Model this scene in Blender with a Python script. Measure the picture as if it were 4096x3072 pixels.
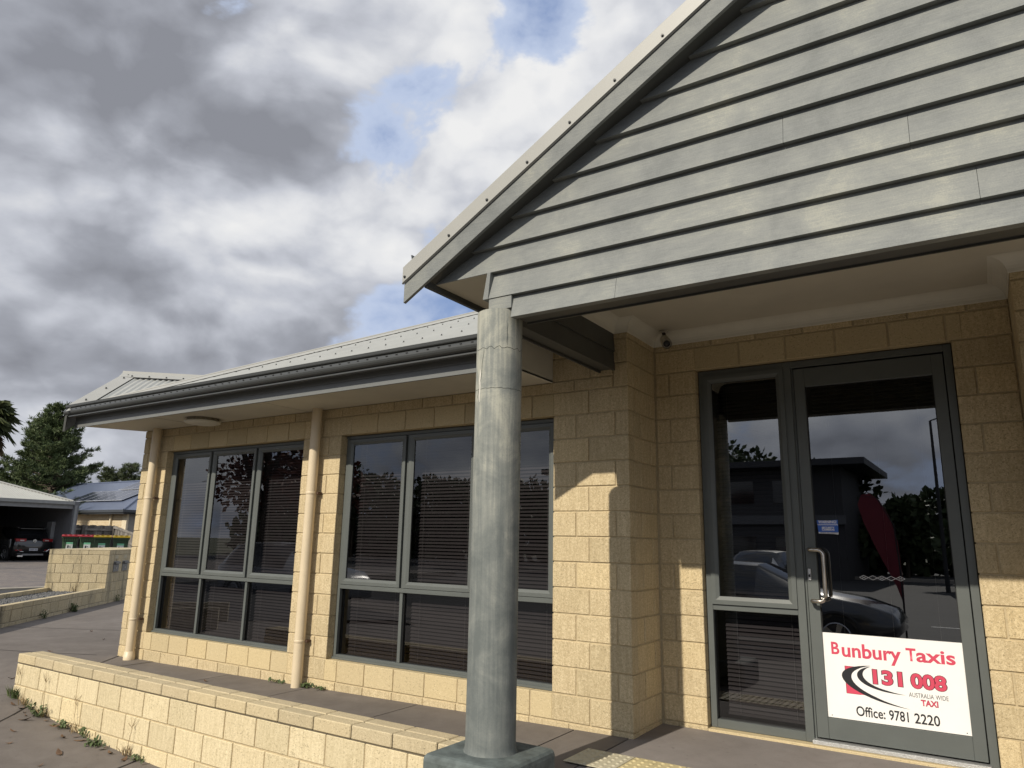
import bpy, math, random
import numpy as np
from mathutils import Matrix, Vector
random.seed(7)
rng = np.random.default_rng(7)
for o in list(bpy.data.objects): bpy.data.objects.remove(o)
S = bpy.context.scene
COL = S.collection
R = math.radians

# ------------------------------------------------------------------ camera
YAW, PITCH, ROLL = 0.58578, 0.2170, -0.0189
CAM = Vector((2.0142, -4.4868, 1.1601))
cam_d = bpy.data.cameras.new('camera'); cam = bpy.data.objects.new('camera', cam_d); COL.objects.link(cam)
def _m(rows): return Matrix(rows)
_rz = Matrix.Rotation(YAW, 3, 'Z'); _rx = Matrix.Rotation(PITCH, 3, 'X'); _ry = Matrix.Rotation(ROLL, 3, 'Y')
_r = _rz @ _rx @ _ry
_right, _fwd, _up = _r.col[0], _r.col[1], _r.col[2]
_mm = Matrix((( _right.x, _up.x, -_fwd.x, CAM.x), (_right.y, _up.y, -_fwd.y, CAM.y), (_right.z, _up.z, -_fwd.z, CAM.z), (0, 0, 0, 1)))
cam.matrix_world = _mm
cam_d.sensor_width = 36.0; cam_d.lens = 25.206; cam_d.clip_start = 0.05; cam_d.clip_end = 3000
S.camera = cam
S.render.engine = 'CYCLES'
S.render.resolution_x, S.render.resolution_y = 1024, 768

# ------------------------------------------------------------------ world, sun, exposure
SUN_AZ = R(83.5)                 # direction the light travels in plan, from +X towards +Y
SUN_TAN = 0.715                  # profile slope in the YZ plane
_ld = Vector((math.cos(SUN_AZ), math.sin(SUN_AZ), -SUN_TAN * math.sin(SUN_AZ))).normalized()
sun_el = math.asin(-_ld.z)
sd = bpy.data.lights.new('sun', 'SUN'); sd.energy = 3.85; sd.angle = R(0.55); sd.color = (1.0, 0.915, 0.78)
sun = bpy.data.objects.new('sun', sd); COL.objects.link(sun)
sun.rotation_euler = _ld.to_track_quat('-Z', 'Y').to_euler(); sun.location = (-3, -20, 18)

W = bpy.data.worlds.new('World'); S.world = W; W.use_nodes = True
nt = W.node_tree; nt.nodes.clear()
class NG:
    """tiny helper to wire nodes"""
    def __init__(s, t): s.t = t
    def n(s, typ, **kw):
        a = s.t.nodes.new(typ)
        for k, v in kw.items():
            setattr(a, k, v)
        return a
    def put(s, sock, v):
        if isinstance(v, bpy.types.NodeSocket): s.t.links.new(v, sock)
        else: sock.default_value = v
    def math(s, op, a, b=None, c=None, clamp=False):
        m = s.n('ShaderNodeMath', operation=op, use_clamp=clamp)
        s.put(m.inputs[0], a)
        if b is not None: s.put(m.inputs[1], b)
        if c is not None: s.put(m.inputs[2], c)
        return m.outputs[0]
    def vm(s, op, a, b=None):
        m = s.n('ShaderNodeVectorMath', operation=op)
        s.put(m.inputs[0], a)
        if b is not None: s.put(m.inputs[1], b)
        return m.outputs['Value'] if op in ('DISTANCE', 'DOT_PRODUCT', 'LENGTH') else m.outputs[0]
    def mix(s, f, a, b, blend='MIX'):
        m = s.n('ShaderNodeMix', data_type='RGBA', blend_type=blend)
        s.put(m.inputs[0], f); s.put(m.inputs[6], a); s.put(m.inputs[7], b)
        return m.outputs[2]
    def noise(s, vec, scale, detail=4, rough=0.55, dist=0.0, out='Fac'):
        m = s.n('ShaderNodeTexNoise')
        if vec is not None: s.put(m.inputs['Vector'], vec)
        m.inputs['Scale'].default_value = scale; m.inputs['Detail'].default_value = detail
        m.inputs['Roughness'].default_value = rough; m.inputs['Distortion'].default_value = dist
        return m.outputs[out]
    def ramp(s, f, stops, interp='LINEAR'):
        m = s.n('ShaderNodeValToRGB'); m.color_ramp.interpolation = interp
        el = m.color_ramp.elements
        while len(el) < len(stops): el.new(0.5)
        for e, (p, c) in zip(el, stops):
            e.position = p; e.color = c if len(c) == 4 else (*c, 1)
        s.put(m.inputs[0], f); return m.outputs[0]
    def mapr(s, v, a, b, c=0.0, d=1.0, smooth=True):
        m = s.n('ShaderNodeMapRange', interpolation_type='SMOOTHSTEP' if smooth else 'LINEAR')
        s.put(m.inputs[0], v)
        for i, q in enumerate((a, b, c, d)): m.inputs[i + 1].default_value = q
        return m.outputs[0]
def g3(v): return (v, v, v, 1)
def dirpx(u, v):                 # world direction of a place in the sky (photo pixels are only a way to name it)
    return (_right * ((u - 2048) / 2867.9) + _fwd + _up * (-(v - 1536) / 2867.9)).normalized()
g = NG(nt)
tc = g.n('ShaderNodeTexCoord'); dvec = tc.outputs['Generated']
sky = g.n('ShaderNodeTexSky', sky_type='NISHITA'); sky.sun_disc = False
sky.sun_elevation = sun_el
_to = -_ld
sky.sun_rotation = math.atan2(_to.x, _to.y)
sky.air_density = 1.0; sky.dust_density = 1.2; sky.ozone_density = 2.0
sep = g.n('ShaderNodeSeparateXYZ'); g.put(sep.inputs[0], dvec)
mpq = g.n('ShaderNodeMapping'); g.put(mpq.inputs[0], dvec); mpq.inputs['Scale'].default_value = (1, 1, 1.55); mpq.inputs['Location'].default_value = (3.1, 1.7, .4)
Q = mpq.outputs[0]
puff = g.noise(Q, 4.6, 6, 0.56, 0.25)                           # cloud bodies
Q2 = g.vm('ADD', Q, (0.0, -0.028, 0.085))
above = g.noise(Q2, 4.6, 3, 0.56, 0.25)                         # how much cloud lies above, towards the sun
wisp = g.noise(Q, 15.0, 4, 0.60, 0.3)
def billow(vec, sc_, det):                                       # rounded cauliflower heads
    v_ = g.n('ShaderNodeTexVoronoi', feature='F1', normalize=True); g.put(v_.inputs['Vector'], vec); v_.inputs['Scale'].default_value = sc_; v_.inputs['Detail'].default_value = det; v_.inputs['Roughness'].default_value = .5; v_.inputs['Lacunarity'].default_value = 2.3
    return v_.outputs['Distance']
wq = g.n('ShaderNodeVectorMath', operation='MULTIPLY_ADD'); g.put(wq.inputs[0], g.noise(Q, 9.0, 2, .6, out='Color')); wq.inputs[1].default_value = (.09, .09, .09); g.put(wq.inputs[2], Q)
bil = billow(wq.outputs[0], 5.6, 1.6); bil2 = billow(g.vm('ADD', wq.outputs[0], (0.0, -.018, .05)), 5.6, 0.6)
def bump(u, v, rad, wgt):
    c = dirpx(u, v)
    return g.mapr(g.vm('DISTANCE', dvec, tuple(c)), rad, 0.0, 0.0, wgt)
cover = g.math('ADD', g.math('ADD', puff, g.math('MULTIPLY', g.math('SUBTRACT', .42, bil), .36)), g.math('MULTIPLY', g.math('SUBTRACT', wisp, .5), .14))
for u, v, rad, wgt in ((1280, 300, .24, -.10), (2140, 80, .14, -.25), (1720, 370, .13, -.21), (1720, 1180, .18, -.22), (1250, 1000, .09, -.08), (1480, 620, .12, -.05),
                       (500, 330, .45, .20), (250, 1150, .5, .17), (2150, 560, .22, .20), (1550, 1010, .10, .13), (1050, 900, .22, .10), (1900, 130, .16, .10)):
    cover = g.math('ADD', cover, bump(u, v, rad, wgt))
cover = g.math('ADD', cover, g.mapr(sep.outputs[2], 0.25, 0.0, 0.0, 0.12))
mask = g.mapr(cover, 0.46, 0.56)
shade = g.math('ADD', g.math('MULTIPLY', g.math('SUBTRACT', above, puff), 1.3), g.math('ADD', g.math('ADD', 0.38, g.math('MULTIPLY', g.math('SUBTRACT', bil, bil2), 1.5)), g.math('MULTIPLY', g.math('SUBTRACT', wisp, .5), -.24)))
for u, v, rad, wgt in ((620, 430, .38, .40), (150, 420, .26, .18), (950, 700, .18, .22), (600, 1250, .16, .22), (180, 1330, .22, .22), (1050, 1250, .16, .16), (700, 1560, .3, .16),
                       (2130, 520, .22, -.26), (760, 900, .14, -.34), (1040, 1020, .16, -.34), (200, 1000, .14, -.20), (2000, 100, .25, -.10), (1530, 1000, .09, -.25), (100, 100, .12, -.12)):
    shade = g.math('ADD', shade, bump(u, v, rad, wgt))
ccol = g.ramp(g.mapr(shade, 0.0, 1.0, smooth=False), ((0.0, (8.2, 8.2, 8.2)), (0.22, (7.2, 7.3, 7.55)), (0.48, (5.2, 5.4, 5.95)), (0.75, (3.4, 3.55, 4.0)), (1.0, (2.5, 2.6, 2.95))))
skyc = g.mix(0.70, sky.outputs[0], (2.6, 3.6, 6.2, 1))
haze_sky = g.mix(g.mapr(cover, 0.26, 0.48), skyc, (4.9, 5.7, 7.4, 1))
scol = g.mix(mask, haze_sky, ccol)
bg = g.n('ShaderNodeBackground'); g.put(bg.inputs[0], scol); bg.inputs[1].default_value = 0.094
wo = g.n('ShaderNodeOutputWorld'); nt.links.new(bg.outputs[0], wo.inputs[0])

S.view_settings.view_transform = 'Standard'; S.view_settings.look = 'None'
S.view_settings.exposure = 0.16; S.view_settings.gamma = 1.0; S.view_settings.use_curve_mapping = False
S.cycles.max_bounces = 5; S.cycles.diffuse_bounces = 3; S.cycles.glossy_bounces = 3; S.cycles.transparent_max_bounces = 8; W.cycles.sampling_method = 'MANUAL'; W.cycles.sample_map_resolution = 512; S.cycles.caustics_reflective = False; S.cycles.caustics_refractive = False

# ------------------------------------------------------------------ helpers
def tag(o, label=None, cat=None, group=None, kind=None):
    for k, v in (('label', label), ('category', cat), ('group', group), ('kind', kind)):
        if v: o[k] = v
    return o
def empty(name, loc=(0, 0, 0), rz=0.0):
    o = bpy.data.objects.new(name, None); o.location = loc; o.rotation_euler = (0, 0, rz); o.empty_display_size = 0.2; COL.objects.link(o); return o
class MB:
    def __init__(s): s.v = []; s.f = []
    def add(s, vs, fs):
        b = len(s.v); s.v += [tuple(p) for p in vs]; s.f += [tuple(b + i for i in f) for f in fs]; return s
    def box(s, x0, x1, y0, y1, z0, z1, M=None):
        vs = [Vector(p) for p in ((x0, y0, z0), (x1, y0, z0), (x1, y1, z0), (x0, y1, z0), (x0, y0, z1), (x1, y0, z1), (x1, y1, z1), (x0, y1, z1))]
        if M is not None: vs = [M @ p for p in vs]
        return s.add(vs, ((0, 3, 2, 1), (4, 5, 6, 7), (0, 1, 5, 4), (1, 2, 6, 5), (2, 3, 7, 6), (3, 0, 4, 7)))
    def cbox(s, x0, x1, y0, y1, z0, z1, c=.004, M=None):          # box with all edges chamfered
        X, Y, Z = (x0, x1), (y0, y1), (z0, z1); vs = []; idx = {}
        for i in (0, 1):
            for j in (0, 1):
                for k in (0, 1):
                    sx, sy, sz = (1, -1)[i], (1, -1)[j], (1, -1)[k]
                    for a in range(3):
                        p = [X[i] + sx * c, Y[j] + sy * c, Z[k] + sz * c]; p[a] = (X[i], Y[j], Z[k])[a]
                        idx[i, j, k, a] = len(vs); vs.append(Vector(p))
        fs = []
        for a in range(3):
            b, d = (a + 1) % 3, (a + 2) % 3
            for e in (0, 1):
                q = []
                for (m, n) in ((0, 0), (1, 0), (1, 1), (0, 1)):
                    t = [0, 0, 0]; t[a] = e; t[b] = m; t[d] = n; q.append(idx[(*t, a)])
                fs.append(q if e else q[::-1])
            for m in (0, 1):
                for n in (0, 1):
                    t0 = [0, 0, 0]; t0[b] = m; t0[d] = n; t1 = list(t0); t1[a] = 1
                    fs.append([idx[(*t0, b)], idx[(*t1, b)], idx[(*t1, d)], idx[(*t0, d)]])
        for i in (0, 1):
            for j in (0, 1):
                for k in (0, 1): fs.append([idx[i, j, k, 0], idx[i, j, k, 1], idx[i, j, k, 2]])
        if M is not None: vs = [M @ p for p in vs]
        return s.add(vs, fs)
    def prism(s, poly, axis, a0, a1, M=None):                     # polygon (2-D) pushed along an axis
        def P(p, t):
            q = {'x': (t, p[0], p[1]), 'y': (p[0], t, p[1]), 'z': (p[0], p[1], t)}[axis]; q = Vector(q); return M @ q if M is not None else q
        n = len(poly); vs = [P(p, a0) for p in poly] + [P(p, a1) for p in poly]
        return s.add(vs, [tuple(range(n)), tuple(range(2 * n - 1, n - 1, -1))] + [(i, (i + 1) % n, n + (i + 1) % n, n + i) for i in range(n)])
    def tube(s, pts, rad, seg=8, caps=True):
        pts = [Vector(p) for p in pts]; n = len(pts); rr = rad if isinstance(rad, (list, tuple)) else [rad] * n
        vs = []; up = Vector((0, 0, 1))
        for i, p in enumerate(pts):
            t = (pts[min(i + 1, n - 1)] - pts[max(i - 1, 0)]).normalized()
            a = t.cross(up if abs(t.z) < .93 else Vector((1, 0, 0))).normalized(); b = t.cross(a)
            for k in range(seg):
                w = 2 * math.pi * k / seg; vs.append(p + (a * math.cos(w) + b * math.sin(w)) * rr[i])
        fs = [(i * seg + k, i * seg + (k + 1) % seg, (i + 1) * seg + (k + 1) % seg, (i + 1) * seg + k) for i in range(n - 1) for k in range(seg)]
        if caps: fs += [tuple(range(seg)), tuple(range((n - 1) * seg, n * seg))]
        return s.add(vs, fs)
    def lathe(s, prof, seg=32, c=(0, 0, 0)):
        vs = []; n = len(prof)
        for r_, z in prof:
            for k in range(seg):
                w = 2 * math.pi * k / seg; vs.append((c[0] + r_ * math.cos(w), c[1] + r_ * math.sin(w), c[2] + z))
        fs = [(i * seg + k, i * seg + (k + 1) % seg, (i + 1) * seg + (k + 1) % seg, (i + 1) * seg + k) for i in range(n - 1) for k in range(seg)]
        return s.add(vs, fs)
    def quad(s, a, b, c, d): return s.add((a, b, c, d), ((0, 1, 2, 3),))
    def mesh(s, name, mats, smooth=False, recalc=True):
        me = bpy.data.meshes.new(name); me.from_pydata([tuple(v) for v in s.v], [], s.f); me.update()
        import bmesh
        bm = bmesh.new(); bm.from_mesh(me)
        if recalc: bmesh.ops.recalc_face_normals(bm, faces=bm.faces)
        bm.to_mesh(me); bm.free()
        for m in (mats if isinstance(mats, (list, tuple)) else [mats]): me.materials.append(m)
        if smooth:
            me.polygons.foreach_set('use_smooth', [True] * len(me.polygons))
        return me
    def build(s, name, mat, parent=None, smooth=False, bevel=0, recalc=True):
        o = bpy.data.objects.new(name, s.mesh(name, mat, smooth, recalc)); COL.objects.link(o)
        if parent is not None: o.parent = parent
        if bevel:
            b = o.modifiers.new('bevel', 'BEVEL'); b.width = bevel; b.segments = 2; b.limit_method = 'ANGLE'
        return o
def link(name, me, parent=None, M=None):
    o = bpy.data.objects.new(name, me); COL.objects.link(o)
    if parent is not None: o.parent = parent
    if M is not None: o.matrix_local = M
    return o
def raw(name, V, F, mat, parent=None, smooth=False):              # big numpy meshes of quads
    me = bpy.data.meshes.new(name); V = np.asarray(V, np.float32); F = np.asarray(F, np.int32)
    me.vertices.add(len(V)); me.vertices.foreach_set('co', V.ravel())
    k = F.shape[1]; me.loops.add(F.size); me.loops.foreach_set('vertex_index', F.ravel())
    me.polygons.add(len(F)); me.polygons.foreach_set('loop_start', np.arange(len(F), dtype=np.int32) * k)
    me.polygons.foreach_set('loop_total', np.full(len(F), k, np.int32))
    me.materials.append(mat); me.update(calc_edges=True); me.validate()
    if smooth: me.polygons.foreach_set('use_smooth', [True] * len(me.polygons))
    o = bpy.data.objects.new(name, me); COL.objects.link(o)
    if parent is not None: o.parent = parent
    return o
def copy_tree(o, parent=None):
    c = o.copy(); COL.objects.link(c); c.parent = parent
    for ch in list(o.children): copy_tree(ch, c)
    return c

# ------------------------------------------------------------------ materials
def mat(name):
    m = bpy.data.materials.new(name); m.use_nodes = True; t = m.node_tree
    b = t.nodes['Principled BSDF']; return m, NG(t), b
def coords(g, kind='Object', scale=None):
    t = g.n('ShaderNodeTexCoord'); v = t.outputs[kind]
    if scale:
        mp = g.n('ShaderNodeMapping'); g.put(mp.inputs[0], v); mp.inputs['Scale'].default_value = scale; v = mp.outputs[0]
    return v
def wpos(g, scale=None):
    v = g.n('ShaderNodeNewGeometry').outputs['Position']
    if scale:
        mp = g.n('ShaderNodeMapping'); g.put(mp.inputs[0], v); mp.inputs['Scale'].default_value = scale; v = mp.outputs[0]
    return v
def bumpn(g, b, h, strength=.3, dist=.01):
    n = g.n('ShaderNodeBump'); n.inputs['Strength'].default_value = strength; n.inputs['Distance'].default_value = dist
    g.put(n.inputs['Height'], h); g.t.links.new(n.outputs[0], b.inputs['Normal'])
def plain(name, col, rough=.6, metal=0.0, var=.12, vscale=6.0, bump=0.0, spec=.5, bscale=60.0, coat=0.0):
    m, g, b = mat(name); p = wpos(g)
    f = g.noise(p, vscale, 3, .6)
    c0 = tuple(c * (1 - var) for c in col); c1 = tuple(min(1, c * (1 + var)) for c in col)
    g.put(b.inputs['Base Color'], g.ramp(f, ((.3, c0), (.7, c1))))
    b.inputs['Roughness'].default_value = rough; b.inputs['Metallic'].default_value = metal; b.inputs['Specular IOR Level'].default_value = spec
    b.inputs['Coat Weight'].default_value = coat
    if bump: bumpn(g, b, g.noise(p, bscale, 3, .6), bump, .004)
    return m
def brick_mat(name, base, dark, rough=.85, streak=.5, stain=0.0):
    m, g, b = mat(name)
    oi = g.n('ShaderNodeObjectInfo'); rnd = oi.outputs['Random']
    p = wpos(g)
    off = g.n('ShaderNodeVectorMath', operation='MULTIPLY_ADD'); cx = g.n('ShaderNodeCombineXYZ')
    for i in range(3): g.put(cx.inputs[i], rnd)
    g.put(off.inputs[0], cx.outputs[0]); off.inputs[1].default_value = (37, 53, 71); g.put(off.inputs[2], p); q = off.outputs[0]
    def sc(v, s):
        mp = g.n('ShaderNodeMapping'); g.put(mp.inputs[0], v); mp.inputs['Scale'].default_value = s; return mp.outputs[0]
    st = g.noise(sc(q, (1, 1, .10)), 55, 2, .6)
    sp = g.noise(q, 210, 1, .6)
    med = g.noise(q, 70, 3, .7)
    pit = g.mapr(g.noise(q, 120, 0, .5), .70, .76)
    lum = g.math('ADD', g.math('MULTIPLY', st, .35 * streak), g.math('ADD', g.math('MULTIPLY', sp, .30), g.math('MULTIPLY', med, .35)))
    col = g.ramp(g.mapr(lum, .36, .60, smooth=False), ((0, dark), (.45, tuple(.35 * d + .65 * c for d, c in zip(dark, base))), (1, tuple(min(1, c * 1.10) for c in base))))
    tint = g.ramp(rnd, ((0, (.88, .88, .87)), (.35, (.97, .96, .95)), (.7, (1, 1, 1)), (1, (1.05, 1.03, .98))))
    col = g.mix(1.0, col, tint, 'MULTIPLY')
    col = g.mix(g.math('MULTIPLY', pit, .45), col, tuple(c * .45 for c in dark) + (1,))
    if stain:
        dn = g.mapr(g.noise(sc(p, (1, 1, .25)), 3.5, 6, .7, .5), .50, .70)
        col = g.mix(g.math('MULTIPLY', dn, stain), col, (.10, .095, .07, 1))
    g.put(b.inputs['Base Color'], col); b.inputs['Roughness'].default_value = rough; b.inputs['Specular IOR Level'].default_value = .25
    h = g.math('SUBTRACT', g.math('ADD', g.math('MULTIPLY', med, .8), g.math('ADD', g.math('MULTIPLY', sp, .5), g.math('MULTIPLY', st, .7 * streak))), g.math('MULTIPLY', pit, .5))
    bumpn(g, b, h, .62, .005)
    return m
M = {}
M['brick'] = brick_mat('cream_brick', (.725, .61, .395), (.48, .385, .23))
M['brick_smooth'] = brick_mat('cream_brick_smooth', (.735, .62, .395), (.55, .45, .27), streak=.15)
M['block'] = brick_mat('cream_block', (.745, .64, .425), (.56, .47, .29), streak=.7)
M['paver_cap'] = brick_mat('cream_paver', (.72, .62, .42), (.50, .42, .27), streak=.2, stain=.14)
M['old_block'] = brick_mat('stained_block', (.68, .59, .40), (.42, .35, .22), stain=.75)
M['mortar'] = plain('mortar', (.50, .41, .255), .9, var=.14, vscale=30, bump=.5, bscale=150)
M['joint_dark'] = plain('dirty_joint', (.13, .11, .075), .9, var=.3, vscale=12)
M['mortar_grey'] = plain('mortar_weathered', (.36, .31, .22), .9, var=.3, vscale=9, bump=.5, bscale=150)

def board_mat():
    m, g, b = mat('weathered_green_grey_paint'); p = wpos(g)
    oi = g.n('ShaderNodeObjectInfo')
    a = g.noise(p, 2.6, 4, .66, .5); gr = g.noise(wpos(g, (3.5, 60, 60)), 2.6, 4, .68, .3); fl = g.noise(p, 170, 1, .6)
    f = g.math('ADD', g.math('MULTIPLY', a, .62), g.math('ADD', g.math('MULTIPLY', gr, .26), g.math('MULTIPLY', fl, .16)))
    f = g.math('ADD', f, g.math('MULTIPLY', g.math('SUBTRACT', oi.outputs['Random'], .5), .05))
    c = g.ramp(g.mapr(f, .40, .66, smooth=False), ((0, (.145, .156, .152)), (.4, (.188, .199, .192)), (.75, (.228, .238, .220)), (1, (.285, .290, .252))))
    g.put(b.inputs['Base Color'], c); b.inputs['Roughness'].default_value = .62; b.inputs['Specular IOR Level'].default_value = .35
    bumpn(g, b, g.math('ADD', gr, g.math('MULTIPLY', fl, .5)), .28, .003)
    return m
M['board'] = board_mat()
def column_mat():
    m, g, b = mat('weathered_column_paint'); p = wpos(g)
    sep = g.n('ShaderNodeSeparateXYZ'); g.put(sep.inputs[0], p)
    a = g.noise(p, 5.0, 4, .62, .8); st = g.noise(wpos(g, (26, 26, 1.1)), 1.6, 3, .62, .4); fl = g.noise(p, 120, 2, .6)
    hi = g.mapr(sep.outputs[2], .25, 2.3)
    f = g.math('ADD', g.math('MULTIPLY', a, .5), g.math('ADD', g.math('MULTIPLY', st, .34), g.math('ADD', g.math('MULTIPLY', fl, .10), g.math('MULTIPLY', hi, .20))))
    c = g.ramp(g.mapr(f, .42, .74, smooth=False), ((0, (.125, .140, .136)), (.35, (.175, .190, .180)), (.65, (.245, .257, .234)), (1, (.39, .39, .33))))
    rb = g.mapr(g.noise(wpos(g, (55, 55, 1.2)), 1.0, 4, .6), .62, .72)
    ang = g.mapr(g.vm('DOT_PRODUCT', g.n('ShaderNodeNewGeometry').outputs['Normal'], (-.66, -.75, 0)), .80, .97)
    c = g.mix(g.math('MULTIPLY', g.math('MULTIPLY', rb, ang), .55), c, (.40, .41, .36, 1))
    g.put(b.inputs['Base Color'], c); b.inputs['Roughness'].default_value = .78; b.inputs['Specular IOR Level'].default_value = .25
    bumpn(g, b, g.math('ADD', g.math('MULTIPLY', st, .8), g.math('MULTIPLY', fl, .4)), .22, .004)
    return m
M['column'] = column_mat()
M['footing'] = plain('footing_paint', (.098, .118, .114), .75, var=.32, vscale=14, bump=.7, bscale=38)
M['frame'] = plain('grey_green_aluminium', (.108, .119, .113), .42, var=.05, spec=.45)
M['frame_dark'] = plain('frame_gasket', (.012, .012, .012), .6, var=.05)
M['gutter'] = plain('grey_steel_gutter', (.050, .053, .052), .38, var=.05, spec=.5)
M['fascia'] = plain('grey_steel_fascia', (.165, .172, .168), .42, var=.04, spec=.5)
M['dark_steel'] = plain('dark_painted_beam', (.070, .072, .066), .5, var=.12, spec=.4)
M['roof'] = plain('pale_grey_steel_roof', (.345, .35, .325), .45, var=.06, vscale=3, spec=.5)
M['capping'] = plain('pale_steel_capping', (.33, .33, .305), .45, var=.04, vscale=3, spec=.5)
M['soffit'] = plain('soffit_board', (.56, .53, .44), .7, var=.06, vscale=2.5)
M['cornice'] = plain('cornice_white', (.66, .64, .55), .65, var=.04)
M['pipe'] = plain('cream_downpipe', (.66, .55, .38), .45, var=.04)
M['concrete'] = None
def concrete_mat(name, c0, c1, c2, sc=1.0):
    m, g, b = mat(name); p = wpos(g)
    a = g.noise(p, .9 * sc, 3, .6, .5); s2 = g.noise(p, 5 * sc, 5, .68, .6); fl = g.noise(p, 160, 1, .6)
    f = g.math('ADD', g.math('MULTIPLY', a, .42), g.math('ADD', g.math('MULTIPLY', s2, .42), g.math('MULTIPLY', fl, .18)))
    c = g.ramp(g.mapr(f, .36, .68, smooth=False), ((0, c0), (.5, c1), (1, c2)))
    spk = g.mapr(g.noise(p, 24, 2, .5), .70, .76)
    c = g.mix(g.math('MULTIPLY', spk, .4), c, tuple(q * .45 for q in c0) + (1,))
    g.put(b.inputs['Base Color'], c); b.inputs['Roughness'].default_value = .82; b.inputs['Specular IOR Level'].default_value = .3
    bumpn(g, b, g.math('ADD', g.math('MULTIPLY', fl, .6), s2), .25, .005)
    return m
M['concrete'] = concrete_mat('brown_sealed_concrete', (.116, .101, .089), (.152, .134, .119), (.192, .171, .154))
M['concrete_porch'] = concrete_mat('grey_brown_concrete', (.178, .159, .147), (.218, .197, .184), (.26, .238, .224))
M['asphalt'] = concrete_mat('asphalt', (.030, .030, .031), (.045, .045, .046), (.062, .061, .060))
M['joint'] = plain('dark_joint', (.018, .015, .012), .9, var=.3)
M['white_line'] = plain('white_line_paint', (.66, .66, .62), .7, var=.2, vscale=8)
M['steel'] = plain('brushed_steel', (.58, .54, .48), .28, metal=1.0, var=.05)
M['alu'] = plain('aluminium_tread', (.55, .56, .56), .45, metal=.7, var=.12, vscale=60, bump=.6, bscale=220)
M['black'] = plain('black_plastic', (.012, .012, .013), .5, var=.1)
M['white'] = plain('white_enamel', (.86, .85, .82), .4, var=.02)
M['red'] = plain('sign_red', (.60, .060, .110), .5, var=.05)
M['ink'] = plain('sign_black', (.012, .013, .016), .5, var=.05)
M['blue'] = plain('sticker_blue', (.03, .12, .48), .5, var=.08)
M['slat'] = plain('brown_grey_blind_slat', (.150, .140, .142), .55, var=.06)
M['cord'] = plain('blind_cord', (.42, .42, .40), .8, var=.05)
M['room'] = plain('dark_room', (.030, .028, .027), .9, var=.1)
M['room_floor'] = plain('dark_carpet', (.035, .032, .03), .9, var=.1)
M['yellow_tile'] = plain('cream_tactile_tile', (.52, .44, .24), .7, var=.14, vscale=14, bump=.25)
M['grey_tile'] = plain('grey_tactile_tile', (.46, .42, .30), .7, var=.14, vscale=14, bump=.25)
M['crack'] = plain('crack', (.03, .035, .03), .9)
M['scrape'] = plain('bare_primer', (.62, .60, .53), .6, var=.15)
def glass_mat(name, tint, refl):
    m, g, b = mat(name); t = g.t; t.nodes.remove(b)
    tr = g.n('ShaderNodeBsdfTransparent'); tr.inputs[0].default_value = (*tint, 1)
    gl = g.n('ShaderNodeBsdfGlossy'); gl.inputs[0].default_value = (.92, .95, 1, 1); gl.inputs[1].default_value = .004
    fr = g.n('ShaderNodeFresnel'); fr.inputs[0].default_value = 1.5
    fac = g.math('MULTIPLY', g.math('ADD', fr.outputs[0], .015), refl, clamp=True)
    mx = g.n('ShaderNodeMixShader'); g.put(mx.inputs[0], fac); t.links.new(tr.outputs[0], mx.inputs[1]); t.links.new(gl.outputs[0], mx.inputs[2])
    t.links.new(mx.outputs[0], t.nodes['Material Output'].inputs[0]); return m
M['glass'] = glass_mat('tinted_window_glass', (.40, .39, .40), 1.5)
M['glass_door'] = glass_mat('tinted_door_glass', (.28, .27, .27), 3.8)
def leaf_mat(name, c0, c1, rough=.6):
    m, g, b = mat(name); p = wpos(g)
    f = g.noise(p, 1.1, 5, .6); f2 = g.noise(p, 13, 3, .6)
    g.put(b.inputs['Base Color'], g.ramp(g.math('ADD', g.math('MULTIPLY', f, .5), g.math('MULTIPLY', f2, .5)), ((.35, c0), (.65, c1))))
    b.inputs['Roughness'].default_value = rough; b.inputs['Specular IOR Level'].default_value = .3
    return m
M['pine'] = leaf_mat('pine_needles', (.042, .068, .027), (.125, .158, .064))
M['she_oak'] = leaf_mat('grey_green_needles', (.050, .070, .034), (.120, .140, .070))
M['palm'] = leaf_mat('palm_frond', (.030, .048, .018), (.095, .110, .045))
M['palm_dead'] = leaf_mat('dead_palm_frond', (.10, .075, .045), (.20, .155, .095))
M['leaf'] = leaf_mat('broad_leaf', (.030, .050, .020), (.080, .100, .038))
M['leaf_red'] = leaf_mat('autumn_leaf', (.10, .040, .025), (.20, .075, .045))
M['weed'] = leaf_mat('weed_leaf', (.035, .065, .020), (.10, .125, .045))
M['straw'] = leaf_mat('dry_grass', (.20, .145, .075), (.36, .27, .15))
M['dead_leaf'] = leaf_mat('dead_leaf', (.075, .042, .024), (.20, .125, .075))
M['bark'] = plain('bark', (.075, .058, .042), .9, var=.3, vscale=9, bump=.5)
M['red_flag'] = plain('red_flag_cloth', (.16, .02, .03), .8)
# ================================================================== the ground
def smooth(a, b, x):
    t = max(0., min(1., (x - a) / (b - a))); return t * t * (3 - 2 * t)
def zu(x, y): return -.025 + .0140 * max(-7.0, min(0.0, x)) + .012 * min(0.0, y)
_tab = ((-60, -.13), (-8, -.13), (-6.2, -.17), (-5.23, -.217), (-4.78, -.29), (-4.27, -.335), (-3.87, -.368), (-3.05, -.404), (-1, -.43), (3, -.46), (60, -.48))
def zl(x, y):
    for (a, za), (b, zb) in zip(_tab, _tab[1:]):
        if x <= b: z = za + (zb - za) * (x - a) / (b - a); break
    return z - .05 * smooth(-3, -6, y)
def zg(x, y):                                   # forecourt: follows the path at its left end, drops in front of the garden wall
    if x > -5.3: return zl(x, y) if y < -1.15 else -.7
    t = smooth(-1.35, -.7, y); a = zl(x, y) * (1 - t) + zu(x, y) * t
    k = smooth(-7.5, -9.5, x); return a * (1 - k) + (-.13) * k
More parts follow.
